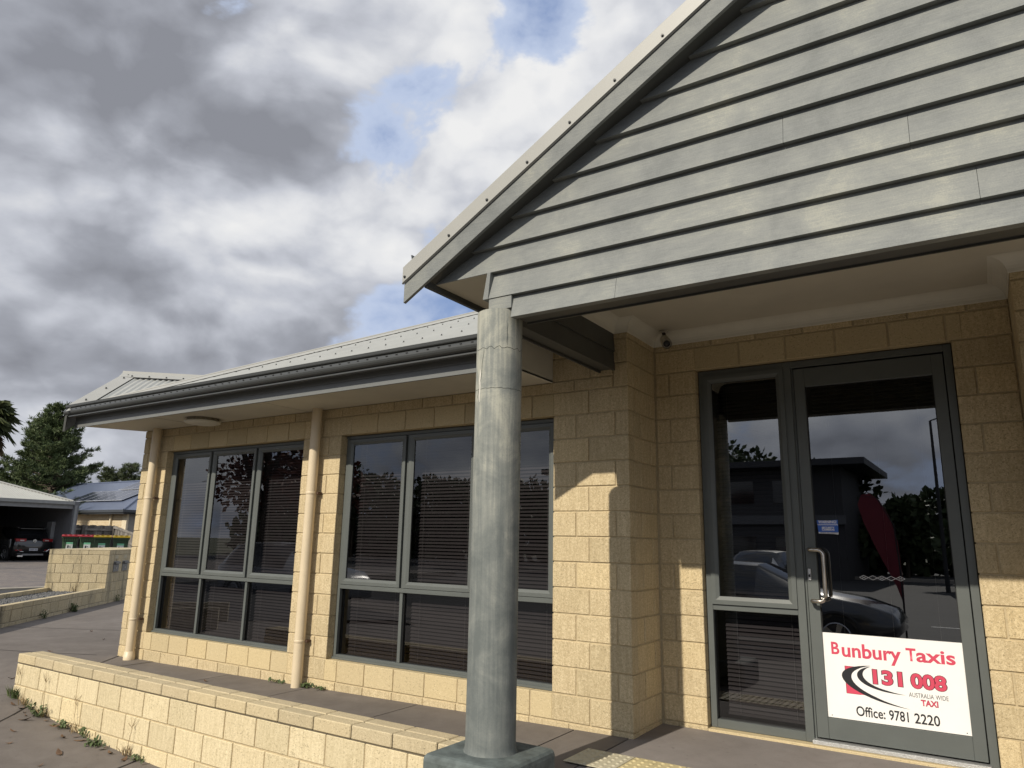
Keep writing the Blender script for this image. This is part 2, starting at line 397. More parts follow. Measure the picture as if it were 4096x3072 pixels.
def sheet(name, xs, ys, zf, m, parent=None):
    V = [(x, y, zf(x, y)) for y in ys for x in xs]; nx = len(xs)
    F = [(j * nx + i, j * nx + i + 1, (j + 1) * nx + i + 1, (j + 1) * nx + i) for j in range(len(ys) - 1) for i in range(nx - 1)]
    return raw(name, V, F, m, parent, True)
fr = lambda a, b, s: list(np.arange(a, b + s / 2, s))
far_ground = MB().quad((-900, -900, -.75), (900, -900, -.75), (900, 900, -.75), (-900, 900, -.75)).build('ground', plain('dry_grass_ground', (.075, .078, .040), .9, var=.3, vscale=.05)); tag(far_ground, kind='structure')
forecourt = sheet('forecourt', fr(-16.9, -10, .6) + fr(-9.6, -5.4, .2) + [-5.3], fr(-7, -2.4, .4) + fr(-2.2, 0, .1) + fr(.4, 9.2, .4), zg, M['concrete']); tag(forecourt, kind='structure')
lower = sheet('driveway', [-5.3] + fr(-5.2, -1, .2) + fr(-.5, 9, .5), fr(-7, -2, .25) + [-1.8, -1.6, -1.4, -1.25, -1.17], lambda x, y: zl(x, y), M['concrete']); tag(lower, kind='structure')
# path slabs along the wall, each slab its own piece with an open joint between
path = empty('path', (0, 0, -.2)); tag(path, kind='structure')
jx = [-5.30, -4.02, -2.94, -1.76, -.416, -.03]
def slab(x0, x1, y0, y1, m):
    nx = max(2, int((x1 - x0) / .3)); xs = np.linspace(x0 + .005, x1 - .005, nx + 1); V = []; F = []
    for (y) in (y0, y1):
        for x in xs: V.append((x, y, zu(x, y) + .2))
    n = nx + 1
    V += [(x, y0, -.25) for x in xs] + [(xs[0], y1, -.25), (xs[-1], y1, -.25)]
    for i in range(nx):
        F.append((i, i + 1, n + i + 1, n + i)); F.append((2 * n + i, 2 * n + i + 1, i + 1, i))
    F += [(0, n, 3 * n, 2 * n), (n - 1, 3 * n - 1, 3 * n + 1, 2 * n - 1)]
    return MB().add(V, F).build('slab', m, path)
for a, b in zip(jx, jx[1:]):
    slab(a, b, -1.18 if b < -.4 else -1.75, .30, M['concrete'])
slab(-.03, 2.5, -1.75, .62, M['concrete_porch']); slab(2.5, 5.5, -1.75, .62, M['concrete_porch'])
MB().box(-5.29, 5.5, -1.0, .6, -.18, .075).build('joint_bed', M['joint'], path)
kerb = MB().box(-.2, 5.5, -1.86, -1.75, -.75, -.045); tag(kerb.build('kerb', M['concrete_porch'], bevel=.01), kind='structure')
# open joints in the driveway and forecourt slabs
jt = [((-4.69, -1.60), (-4.93, -1.30)), ((-4.69, -1.60), (-4.0, -2.7)), ((-3.02, -1.85), (-3.21, -1.31)), ((-3.02, -1.85), (-2.5, -3.2)), ((-5.99, .05), (-5.33, -.72)), ((-9.4, -1.2), (-6.2, -.1)), ((-10.4, .1), (-6.1, 2.2))]
for a, b in jt:
    mb = MB(); n = 14; d = Vector((b[0] - a[0], b[1] - a[1], 0)).normalized(); w = Vector((-d.y, d.x, 0)) * .006; pr = None
    for i in range(n + 1):
        x = a[0] + (b[0] - a[0]) * i / n; y = a[1] + (b[1] - a[1]) * i / n; z = (zl(x, y) if (x > -5.3 and y < -1.15) else zg(min(x, -5.301), y)) + .004
        q = (Vector((x, y, z)) - w, Vector((x, y, z)) + w)
        if pr: mb.quad(pr[0], pr[1], q[1], q[0])
        pr = q
    mb.build('expansion_joint', M['joint'], forecourt)
# car park in front (seen mirrored in the glass)
carpark = MB().quad((-60, -70, -.56), (40, -70, -.56), (40, -6.8, -.56), (-60, -6.8, -.56)).build('car_park', M['asphalt']); tag(carpark, kind='structure')
ck = MB().box(-30, 30, -7.0, -6.8, -.7, -.43); tag(ck.build('kerb', plain('kerb_concrete', (.34, .31, .27), .85), bevel=.01), kind='structure')
tag(MB().box(-60, 40, -40.3, -40, -.7, -.38).build('kerb', bpy.data.materials['kerb_concrete'], bevel=.01), kind='structure')
for i in range(9):
    x = -20 + i * 5.6
    MB().box(x, x + .1, -9.4, -7.05, -.56, -.555).build('bay_line', M['white_line'], carpark)
for i in range(6):
    x = -18 + i * 6.2
    MB().box(x, x + 2.6, -14.1, -14.0, -.56, -.555).build('bay_line', M['white_line'], carpark)

# ================================================================== the office building
H = .172
B = empty('office_building', (0, 0, 0)); tag(B, 'cream block single storey office with grey green gabled entry porch', 'building')
XL, WA, WB, WC, WE = -5.976, -5.499, -3.284, -2.791, -.592
D, XD, XR, XQ = .486, .312, 1.917, 2.228
_cache = {}
def brick_mesh(w, h, m, dep=.09, c=.0035):
    k = (round(w, 3), round(h, 3), m, dep)
    if k not in _cache:
        mb = MB(); ins = [(c, c), (w - c, c), (w - c, h - c), (c, h - c)]; out = [(0, 0), (w, 0), (w, h), (0, h)]
        vs = [(x, 0, z) for x, z in ins] + [(x, c, z) for x, z in out] + [(x, dep, z) for x, z in out]
        fs = [(0, 1, 2, 3)] + [(i, (i + 1) % 4, 4 + (i + 1) % 4, 4 + i) for i in range(4)] + [(4 + i, 4 + (i + 1) % 4, 8 + (i + 1) % 4, 8 + i) for i in range(4)]
        mb.add(vs, fs); _cache[k] = mb.mesh('brick', M[m])
    return _cache[k]
J = .010
def lay(parent, org, along, inward, segs, z0, z1, m='brick', name='brick', dep=.09, jit=.0016):
    """one course: segs = [(a, b), ...] positions along the wall"""
    al, iw = Vector(along), Vector(inward)
    for a, b in segs:
        if b - a < .02: continue
        me = brick_mesh(b - a, z1 - z0, m, dep)
        p = Vector(org) + al * a + iw * random.uniform(-jit, jit); z = z0
        Mx = Matrix(((al.x, iw.x, 0, p.x), (al.y, iw.y, 0, p.y), (0, 0, 1, z), (0, 0, 0, 1)))
        link(name, me, parent, Mx)
def split(a, b, joints, j=J):
    e = [a] + [x for x in joints if a + .03 < x < b - .03] + [b]; out = []
    for i in range(len(e) - 1):
        out.append((e[i] + (j / 2 if i else 0), e[i + 1] - (j / 2 if i < len(e) - 2 else 0)))
    return out
def run(a, b, off, mod=.315): 
    k = math.floor((a - off) / mod) - 1; return [off + mod * (k + i) for i in range(int((b - a) / mod) + 5)]
# --- front wall with its two window openings
mc = MB(); y0, y1 = .008, .24
ZT = 2.46
mc.box(XL + .008, WA - .006, y0, y1, -.5, ZT).box(WB + .006, WC - .006, y0, y1, -.5, ZT).box(WE + .006, -.008, y0, y1, -.5, 2.9)
for a, b in ((WA, WB), (WC, WE)):
    mc.box(a - .006, b + .006, y0, y1, -.5, H - .006).box(a - .006, b + .006, y0, y1, 12 * H + .006, ZT)
wall = mc.build('front_wall', M['mortar'], B)
X, Yv = (1, 0, 0), (0, 1, 0)
def course(k, a, b, joints, m='brick', z0=None, z1=None): lay(wall, (0, 0, 0), X, Yv, split(a, b, joints), (k * H + J / 2) if z0 is None else z0, ((k + 1) * H - J / 2) if z1 is None else z1, m)
lay(wall, (0, 0, 0), X, Yv, split(XL, 0, run(XL, 0, -.46)), -.18, -J / 2, 'brick')
for k in range(0, 13):
    ev = k % 2 == 0
    if 1 <= k <= 11:
        course(k, XL, WA, [XL + (.30 if ev else .10)]); course(k, WB, WC, [WB + (.18 if ev else .34)])
    if k == 0:
        course(0, XL, WA - .03, [XL + .3]); course(0, WA - .03, WB + .02, run(WA, WB, WA + .115), 'brick_smooth')
        course(0, WB + .02, WC - .01, [WB + .2]); course(0, WC - .01, WE, run(WC, WE, WC + .135), 'brick_smooth')
    if k == 12:
        course(12, XL, WA + .10, [XL + .1]); course(12, WA + .10, WB, run(WA, WB, WA + .10), 'brick_smooth')
        course(12, WB, WC + .125, [WB + .25]); course(12, WC + .125, WE, run(WC, WE, WC + .125), 'brick_smooth')
    course(k, WE, 0, [-.303] if ev else [-.405, -.10])
for a, b in ((XL, -.6),): lay(wall, (0, 0, 0), X, Yv, split(a, b, run(a, b, -.28)), 13 * H + J / 2, 13 * H + .086 - J / 2)
lay(wall, (0, 0, 0), X, Yv, split(-.6, -.115, [-.42]), 13 * H + J / 2, 13 * H + .086 - J / 2)
for k, js in ((0, [-.29]), (1, [-.42])): lay(wall, (0, 0, 0), X, Yv, split(-.75, -.115, js), 13 * H + .086 + k * H + J / 2, 13 * H + .086 + (k + 1) * H - J / 2)
for k in (13, 14, 15): lay(wall, (0, 0, 0), X, Yv, [(-.105, 0)], k * H + J / 2, (k + 1) * H - J / 2)
# left end of the front wall
for k in range(0, 13): lay(wall, (XL, 0, 0), (0, 1, 0), (1, 0, 0), split(.096, .62, [.40 if k % 2 else .25]), k * H + J / 2, (k + 1) * H - J / 2)
# --- the set-back entry
ew = MB()
ew.box(-.24, -.008, .241, D + .3, -.5, 2.9)                       # return
ew.box(-.008, XD - .006, D + .008, D + .28, -.5, 2.9).box(XR + .006, XQ + .3, D + .008, D + .28, -.5, 2.9).box(XD - .006, XR + .006, D + .008, D + .28, 14 * H + .006, 2.9)
ew.box(XQ + .008, XQ + 1.6, .008, D + .2, -.5, 2.9)
ewall = ew.build('entry_wall', M['mortar'], B)
def ec(org, al, iw, segs, k, m='brick', z0=None, z1=None): lay(ewall, org, al, iw, segs, (k * H + J / 2) if z0 is None else z0, ((k + 1) * H - J / 2) if z1 is None else z1, m)
for k in range(-1, 16):
    ev = k % 2 == 0; z0 = -.18 if k < 0 else None; z1 = 2.70 if k == 15 else None
    ec((0, 0, 0), Yv, (-1, 0, 0), split(.094, D - .003, [.385] if ev else [.21]), k, z0=z0, z1=z1)
    dl = split(.012, XD, [.112] if not ev else [])
    if k < 14: ec((0, D, 0), X, Yv, dl, k, z0=z0, z1=z1)
    dr = split(XR, XQ - .008, [XR + .105] if ev else [])
    if k < 14: ec((0, D, 0), X, Yv, dr, k, z0=z0, z1=z1)
    ec((XQ, 0, 0), (0, -1, 0), (1, 0, 0), split(-D + .004, -.094, [-.2] if ev else [-.385]), k, z0=z0, z1=z1)
    ec((0, 0, 0), X, Yv, split(XQ, XQ + 1.5, run(XQ, XQ + 1.5, XQ + (.315 if ev else .21))), k, z0=z0, z1=z1)
ec((0, D, 0), X, Yv, split(.012, .315, []), 14); ec((0, D, 0), X, Yv, split(.315, XR + .06, run(.3, XR, .315 + .005)), 14, 'brick_smooth'); ec((0, D, 0), X, Yv, split(XR + .06, XQ - .004, []), 14)
ec((0, D, 0), X, Yv, split(.012, XQ - .004, run(0, XQ, .44)), 15, z1=2.70)
ec((0, D - .004, 0), X, Yv, [(XD + .002, XR - .002)], 0, 'brick_smooth', -.12, -.012)

# --- dark rooms behind the glass
rm = MB()
def roombox(x0, x1, y0, y1, z0, z1):
    rm.quad((x0, y1, z0), (x1, y1, z0), (x1, y1, z1), (x0, y1, z1)).quad((x0, y0, z0), (x1, y0, z0), (x1, y1, z0), (x0, y1, z0)).quad((x0, y0, z1), (x1, y0, z1), (x1, y1, z1), (x0, y1, z1))
    rm.quad((x0, y0, z0), (x0, y1, z0), (x0, y1, z1), (x0, y0, z1)).quad((x1, y0, z0), (x1, y1, z0), (x1, y1, z1), (x1, y0, z1))
roombox(XL + .2, -.25, .245, 4.5, .0, 2.6); roombox(-.23, 2.9, D + .29, 5.2, -.02, 2.7)
rm.build('room', M['room'], B)

# --- windows
YF = .075
def rect_frame(mb, x0, x1, z0, z1, w, ya, yb, wb=None):
    wb = wb or w
    mb.cbox(x0, x0 + w, ya, yb, z0, z1, .002).cbox(x1 - w, x1, ya, yb, z0, z1, .002)
    mb.cbox(x0 + w, x1 - w, ya, yb, z0, z0 + wb, .002).cbox(x0 + w, x1 - w, ya, yb, z1 - w, z1, .002)
def sash_ring(x0, x1, z0, z1, w, y):                 # bevelled sash section, glazed side sloping in
    mb = MB(); o = [(x0, z0), (x1, z0), (x1, z1), (x0, z1)]; s = ((1, 1), (-1, 1), (-1, -1), (1, -1))
    def ring(t, yy): return [(p[0] + q[0] * t, yy, p[1] + q[1] * t) for p, q in zip(o, s)]
    rs = [ring(0, y + .03), ring(0, y), ring(w * .55, y), ring(w, y + .012), ring(w, y + .03)]
    vs = [p for r_ in rs for p in r_]
    mb.add(vs, [(4 * a + i, 4 * a + (i + 1) % 4, 4 * a + 4 + (i + 1) % 4, 4 * a + 4 + i) for a in range(4) for i in range(4)])
    return mb
def window(x0, x1, m1, m2, label):
    z0, z1 = H - .002, 12 * H + .002
    f = MB(); rect_frame(f, x0 + .004, x1 - .004, z0, z1, .030, YF, YF + .07, .034)
    f.cbox(x0 + .034, x1 - .034, YF - .004, YF + .07, .742, .776, .002)
    for xm in (m1, m2):
        f.cbox(xm - .016, xm + .016, YF + .006, YF + .07, z0 + .034, .742, .002); f.cbox(xm - .012, xm + .012, YF + .012, YF + .07, .776, z1 - .03, .002)
    f.box(x0 + .004, x1 - .004, YF - .008, YF - .0005, z1 - .022, z1 - .004).box(x0 + .004, x1 - .004, YF - .016, YF - .001, z0, z0 + .016)
    w = f.build('window', M['frame'], B); w['label'] = label
    xs = [x0 + .034, m1, m2, x1 - .034]
    for i in range(3):
        a, b = xs[i] + (.0 if i == 0 else .018), xs[i + 1] - (.0 if i == 2 else .018)
        sash_ring(a + .002, b - .002, .780, z1 - .034, .048, YF - .004).build('sash', M['frame'], w)
        MB().quad((a + .03, YF + .016, .80), (b - .03, YF + .016, .80), (b - .03, YF + .016, z1 - .05), (a + .03, YF + .016, z1 - .05)).build('pane', M['glass'], w, recalc=False)
        MB().quad((a - .004, YF + .034, z0 + .02), (b + .004, YF + .034, z0 + .02), (b + .004, YF + .034, .75), (a - .004, YF + .034, .75)).build('pane', M['glass'], w, recalc=False)
        for xm in (a, b): MB().box(xm - .004, xm + .004, YF + .026, YF + .032, z0 + .034, .742).build('gasket', M['frame_dark'], w)
window(WA, WB, -4.778, -4.040, 'left window of three tall sashes over three fixed panes')
window(WC, WE, -2.058, -1.325, 'right window partly hidden by the porch column')
# --- sidelight and door
YD = .545
f = MB()
f.cbox(XD + .006, XD + .046, YD, YD + .09, -.01, 14 * H - .002, .002).cbox(.912, .962, YD, YD + .09, -.01, 14 * H - .002, .002).cbox(1.868, XR - .006, YD, YD + .09, -.01, 14 * H - .002, .002)
f.cbox(XD + .046, 1.868, YD + .002, YD + .088, 2.362, 14 * H - .002, .002).cbox(XD + .046, .912, YD + .002, YD + .088, .735, .772, .002).cbox(XD + .046, .912, YD + .002, YD + .088, -.01, .042, .002)
f.box(.962, .974, YD + .02, YD + .088, 0.01, 2.362)
df = f.build('door_frame', M['frame'], B)
sash_ring(XD + .044, .914, .774, 2.364, .052, YD - .012).build('sash', M['frame'], df)
MB().quad((XD + .08, YD + .012, .81), (.88, YD + .012, .81), (.88, YD + .012, 2.33), (XD + .08, YD + .012, 2.33)).build('pane', M['glass_door'], df, recalc=False)
MB().quad((XD + .04, YD + .03, .03), (.92, YD + .03, .03), (.92, YD + .03, .74), (XD + .04, YD + .03, .74)).build('pane', M['glass'], df, recalc=False)
d = MB()
d.cbox(.978, 1.045, YD + .012, YD + .056, .022, 2.352, .002).cbox(1.797, 1.862, YD + .012, YD + .056, .022, 2.352, .002)
d.cbox(1.045, 1.797, YD + .014, YD + .054, .022, .143, .002).cbox(1.045, 1.797, YD + .014, YD + .054, 2.226, 2.352, .002)
door = d.build('door', M['frame'], B); door['label'] = 'grey framed glass entry door'
MB().quad((1.04, YD + .034, .138), (1.80, YD + .034, .138), (1.80, YD + .034, 2.23), (1.04, YD + .034, 2.23)).build('pane', M['glass_door'], door, recalc=False)
for q_ in ((1.045, 1.797, .143, .150), (1.045, 1.050, .15, 2.226), (1.792, 1.797, .15, 2.226)): MB().box(q_[0], q_[1], YD + .028, YD + .033, q_[2], q_[3]).build('gasket', M['frame_dark'], door)
hp = [(1.010, YD + .012, 1.148), (1.014, YD - .05, 1.150)]
def arc_handle(y):
    pts = []
    for z, sgn in ((1.148, 1), (.832, -1)):
        base = [(1.006, YD + .012, z), (1.012, y + .012, z), (1.020, y, z), (1.060, y, z)]
        a = [(1.060 + .035 * math.sin(t), y, z - sgn * .035 * (1 - math.cos(t))) for t in np.linspace(.3, math.pi / 2, 5)]
        pts += (base + a) if sgn > 0 else (base + a)[::-1]
    return pts
MB().tube(arc_handle(YD - .05), .0125, 14).build('handle', M['steel'], door, True)
MB().tube([(p[0], 2 * (YD + .034) - p[1], p[2]) for p in arc_handle(YD - .05)], .0125, 12).build('handle', M['black'], door, True)
lk = MB().cbox(.986, 1.006, YD + .004, YD + .012, .955, 1.03, .003).build('lock', M['alu'], door)
MB().prism([(.996 + .006 * math.cos(t), .985 + .010 * math.sin(t)) for t in np.linspace(0, 2 * math.pi, 12, False)], 'y', YD + .0005, YD + .006).build('keyhole', M['black'], lk)
MB().cbox(.955, 1.875, YD - .035, YD + .10, -.012, .012, .003).build('threshold', M['alu'], B)
dm = MB()                                                   # etched diamonds on the glass
for i in range(5):
    cx, cz, hw, hh = 1.310 + i * .0505, .9855, .0252, .013
    c_ = [(cx - hw, cz), (cx, cz + hh), (cx + hw, cz), (cx, cz - hh)]
    def ln(a, b, w=.0011):
        dx, dz = b[0] - a[0], b[1] - a[1]; l = math.hypot(dx, dz); nx, nz = -dz / l * w, dx / l * w
        dm.add([(a[0] + nx, YD + .0318, a[1] + nz), (b[0] + nx, YD + .0318, b[1] + nz), (b[0] - nx, YD + .0318, b[1] - nz), (a[0] - nx, YD + .0318, a[1] - nz)], [(0, 1, 2, 3)])
    for k in range(4): ln(c_[k], c_[(k + 1) % 4])
    if i % 2 == 0:
        mid = lambda a, b: ((a[0] + b[0]) / 2, (a[1] + b[1]) / 2)
        ln(mid(c_[0], c_[1]), mid(c_[2], c_[3]), .0008); ln(mid(c_[1], c_[2]), mid(c_[3], c_[0]), .0008)
dm.build('glass_marking', M['white'], door)

# --- eave over the front wall: soffit, fascia, gutter, roof
ZS, YE = 2.32, -.595
XG = -6.36                                                  # left end of the eave
sf = MB().prism([(XG + .06, YE), (-.60, YE), (-.60, 0.0), (XL - .02, 0.0)], 'z', ZS, ZS + .012).build('soffit', M['soffit'], B)
for x in (-4.95, -3.25): MB().box(x - .012, x + .012, YE + .01, -.004, ZS - .003, ZS - .0005).build('soffit_joiner', M['soffit'], sf)
MB().box(-.612, -.60, YE - .02, -.002, ZS - .004, 2.62).build('soffit_end', M['cornice'], B)
fp = [(YE, 2.300), (YE - .020, 2.300), (YE - .020, 2.368), (YE - .016, 2.371), (YE - .020, 2.374), (YE - .020, 2.50), (YE, 2.50)]
MB().prism(fp, 'x', XG + .03, -.60).build('fascia', M['fascia'], B)
gy = YE - .021
def arcp(cy, cz, r_, a0, a1, n): return [(cy + r_ * math.cos(t), cz + r_ * math.sin(t)) for t in np.linspace(a0, a1, n)]
gp = [(gy, 2.415), (gy - .050, 2.400), (gy - .095, 2.398), (gy - .102, 2.404), (gy - .100, 2.414)] + [(gy - .088, 2.420)] + arcp(gy - .082, 2.462, .040, R(262), R(98), 9)[:] + [(gy - .096, 2.504), (gy - .104, 2.508), (gy - .108, 2.514), (gy - .110, 2.536), (gy - .103, 2.538), (gy - .100, 2.520), (gy - .08, 2.505), (gy - .06, 2.47), (gy - .055, 2.43), (gy, 2.43)]
gut = MB().prism(gp, 'x', XG, -.56).build('gutter', M['gutter'], B, smooth=False)
ov = MB()
for i in range(58):
    x = XG + .06 + i * .098; ov.box(x, x + .018, gy - .125, gy - .119, 2.478, 2.482)
ov.build('overflow_slots', M['frame_dark'], gut)['kind'] = 'stuff'
# roof sheet: corrugations run up the slope, hip at the left
T25 = .466; ZR0, YR0 = 2.470, -.70
def roofz(y): return ZR0 + T25 * (y - YR0)
def corr_sheet(xa, xb, topf, org_z, m, name, parent, amp=.008, pitch=.0762, sub=8):
    n = int((xb - xa) / pitch * sub); xs = np.linspace(xa, xb, n + 1); V = []; F = []
    for x in xs:
        dz = amp * math.cos(2 * math.pi * x / pitch); ya, yb = YR0, topf(x)
        if yb <= ya + .01: yb = ya + .01
        V += [(x, ya - dz * .42, roofz(ya) + dz), (x, yb - dz * .42, roofz(yb) + dz)]
    F = [(2 * i, 2 * i + 2, 2 * i + 3, 2 * i + 1) for i in range(n)]
    return raw(name, V, F, m, parent, True)
HX0 = XG + .05
def hipy(x): return min(YR0 + (x - HX0) * 1.08, 4.8)
roof = corr_sheet(HX0, -.50, hipy, 0, M['roof'], 'roof', B)
# screws in rows along the battens
sc_ = MB()
for ry in (-.36, .38, 1.08, 1.78, 2.48):
    x = -.62
    while x > HX0 + .2:
        if hipy(x) > ry + .12:
            z = roofz(ry) + .010; c = Vector((x, ry, z))
            sc_.prism([(x + .009 * math.cos(t), ry + .009 * math.sin(t)) for t in np.linspace(0, 2 * math.pi, 8, False)], 'z', z - .004, z + .002)
            sc_.prism([(x + .006 * math.cos(t), ry + .006 * math.sin(t)) for t in np.linspace(0, 2 * math.pi, 6, False)], 'z', z + .002, z + .012)
        x -= .2286
sc_.build('roof_screws', M['gutter'], roof)['kind'] = 'stuff'
# hip capping (rolled top, flat wings)
def capping(p0, p1, side, w, m, name, parent, roll=.018):
    p0, p1, s = Vector(p0), Vector(p1), Vector(side).normalized(); up = Vector((0, 0, 1)); mb = MB(); prof = [(-w, -.045), (-.02, .008)] + [(roll * math.sin(t), .012 + roll * math.cos(t)) for t in np.linspace(-1.9, 1.9, 9)] + [(.02, .008), (w, -.045)]
    for a, b in zip(prof, prof[1:]): mb.quad(p0 + s * a[0] + up * a[1], p1 + s * a[0] + up * a[1], p1 + s * b[0] + up * b[1], p0 + s * b[0] + up * b[1])
    return mb.build(name, m, parent, True)
hx1 = -1.6
capping((HX0, YR0, ZR0 + .025), (hx1, hipy(hx1), roofz(hipy(hx1)) + .025), (1, -1, 0), .11, M['capping'], 'hip_capping', roof)
# rear-left face of the hip and the small corner gable beyond it
MB().add([(HX0, YR0, ZR0), (hx1, hipy(hx1), roofz(hipy(hx1))), (HX0, 8.0, ZR0)], [(0, 1, 2)]).build('hip_face', M['roof'], roof)
e_v = Vector((-.685, .728, 0)); e_r = Vector((.728, .685, 0))         # corner gable: up its slope / along its ridge
T0 = Vector((XG - .01, -.60, 2.565)); LV = 1.34
def gp_(a, b, dz=0.0): return T0 + e_v * a + Vector((0, 0, T25 * a + dz)) + e_r * b
Vg = []; Fg = []; nb = 150
for i in range(nb + 1):
    b = i * .0762 / 6 * .92; dz = .010 * math.cos(2 * math.pi * i / 6)
    Vg += [gp_(-.05, b, dz), gp_(LV, b, dz)]
Fg = [(2 * i, 2 * i + 1, 2 * i + 3, 2 * i + 2) for i in range(nb)]
groof = raw('corner_gable_roof', [tuple(v) for v in Vg], Fg, M['roof'], B, True)
MB().quad(gp_(-.10, -.05, .028), gp_(LV + .02, -.05, .028), gp_(LV + .02, .13, .022), gp_(-.10, .13, .022)).quad(gp_(-.10, -.05, .028), gp_(LV + .02, -.05, .028), gp_(LV + .02, -.05, -.13), gp_(-.10, -.05, -.13)).build('verge_capping', M['capping'], groof)
rg = MB(); rp = [(gp_(LV - .12, -.05, .028), gp_(LV - .12, 2.2, .028)), (gp_(LV - .015, -.05, .05), gp_(LV - .015, 2.2, .05)), (gp_(LV, -.05, .075), gp_(LV, 2.2, .075)), (gp_(LV + .02, -.05, .06), gp_(LV + .02, 2.2, .06))]
for (a, b), (c, d_) in zip(rp, rp[1:]): rg.quad(a, b, d_, c)
rg.build('ridge_capping', M['capping'], groof)
back = MB(); back.quad(gp_(LV, -.05, .03), gp_(LV, 2.2, .03), gp_(LV, 2.2, .03) + e_v * 1.3 - Vector((0, 0, .6)), gp_(LV, -.05, .03) + e_v * 1.3 - Vector((0, 0, .6))); back.build('rear_slope', M['roof'], groof)
bs = MB()
for a in (.10, .62, 1.14, LV - .06):
    p = gp_(a, .04, .03); bs.prism([(p.x + .010 * math.cos(t), p.y + .010 * math.sin(t)) for t in np.linspace(0, 2 * math.pi, 8, False)], 'z', p.z - .01, p.z + .014)
for i in range(7):
    p = gp_(LV - .10, .10 + i * .21, .03); bs.prism([(p.x + .010 * math.cos(t), p.y + .010 * math.sin(t)) for t in np.linspace(0, 2 * math.pi, 8, False)], 'z', p.z - .01, p.z + .016)
bs.build('capping_screws', M['gutter'], groof)['kind'] = 'stuff'
bb = MB()                                                    # barge of the corner gable, its cut end hangs past the gutter
q = [gp_(-.16, -.045, -.08), gp_(LV, -.045, -.08), gp_(LV, -.045, -.25), gp_(-.16, -.045, -.25)]
bb.add(q + [p + e_r * .02 for p in q], [(0, 1, 2, 3), (7, 6, 5, 4), (0, 1, 5, 4), (1, 2, 6, 5), (2, 3, 7, 6), (3, 0, 4, 7)])
bb.build('corner_barge_board', M['dark_steel'], B)

# --- porch: column, beams, ceiling, gable
CX, CY, CR = -.178, -1.315, .126
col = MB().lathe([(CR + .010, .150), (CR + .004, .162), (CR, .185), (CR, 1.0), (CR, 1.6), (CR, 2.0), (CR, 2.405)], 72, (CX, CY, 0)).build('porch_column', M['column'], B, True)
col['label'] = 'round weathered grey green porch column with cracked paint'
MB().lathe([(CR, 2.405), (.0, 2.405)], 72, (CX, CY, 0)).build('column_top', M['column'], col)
def fbox(x0, x1, y0, y1, z0, z1, r_):
    mb = MB(); mb.box(x0, x1, y0, y1, z0, z1); return mb
ft = MB().box(CX - .242, CX + .242, CY - .242, CY + .242, -.75, .152).build('footing', M['footing'], col)
bv = ft.modifiers.new('bevel', 'BEVEL'); bv.width = .032; bv.segments = 3
def on_col(th, z, r_=0.0008): return (CX + (CR + r_) * math.cos(th), CY + (CR + r_) * math.sin(th), z)
def strip(pts, w):                                           # thin strip lying on the column's skin
    mb = MB(); pr = None
    for i, (th, z) in enumerate(pts):
        a, b = pts[max(0, i - 1)], pts[min(len(pts) - 1, i + 1)]
        dx, dz = (b[0] - a[0]) * CR, b[1] - a[1]; l = math.hypot(dx, dz) or 1; ww = w * (1 if 0 < i < len(pts) - 1 else .3)
        q = (on_col(th - dz / l * ww / CR, z + dx / l * ww), on_col(th + dz / l * ww / CR, z - dx / l * ww))
        if pr: mb.quad(pr[0], pr[1], q[1], q[0])
        pr = q
    return mb
cam_th = math.atan2(CAM.y - CY, CAM.x - CX)
strip([(cam_th - 1.35 + i * .112, 2.185 + .006 * math.sin(i * 1.7) + .004 * math.cos(i * 4.1)) for i in range(25)], .0013).build('crack', M['crack'], col)
strip([(cam_th - .72 - .02 * i + .02 * math.sin(i * 1.3), 2.183 - .022 * i) for i in range(9)] + [(cam_th - .92 - .05 * i, 1.99 - .02 * i) for i in range(1, 5)], .0013).build('crack', M['crack'], col)
strip([(cam_th + .33 + .015 * math.sin(i * 1.9), 2.325 - .018 * i) for i in range(8)], .0012).build('crack', M['crack'], col)
strip([(cam_th - 1.4 + i * .115, 1.961 + .002 * math.sin(i * 2.1)) for i in range(25)], .0011).build('crack', M['crack'], col)
strip([(cam_th - .93 + .012 * math.sin(i * 2.3), 2.07 - .03 * i) for i in range(7)], .0055).build('scrape', M['scrape'], col)

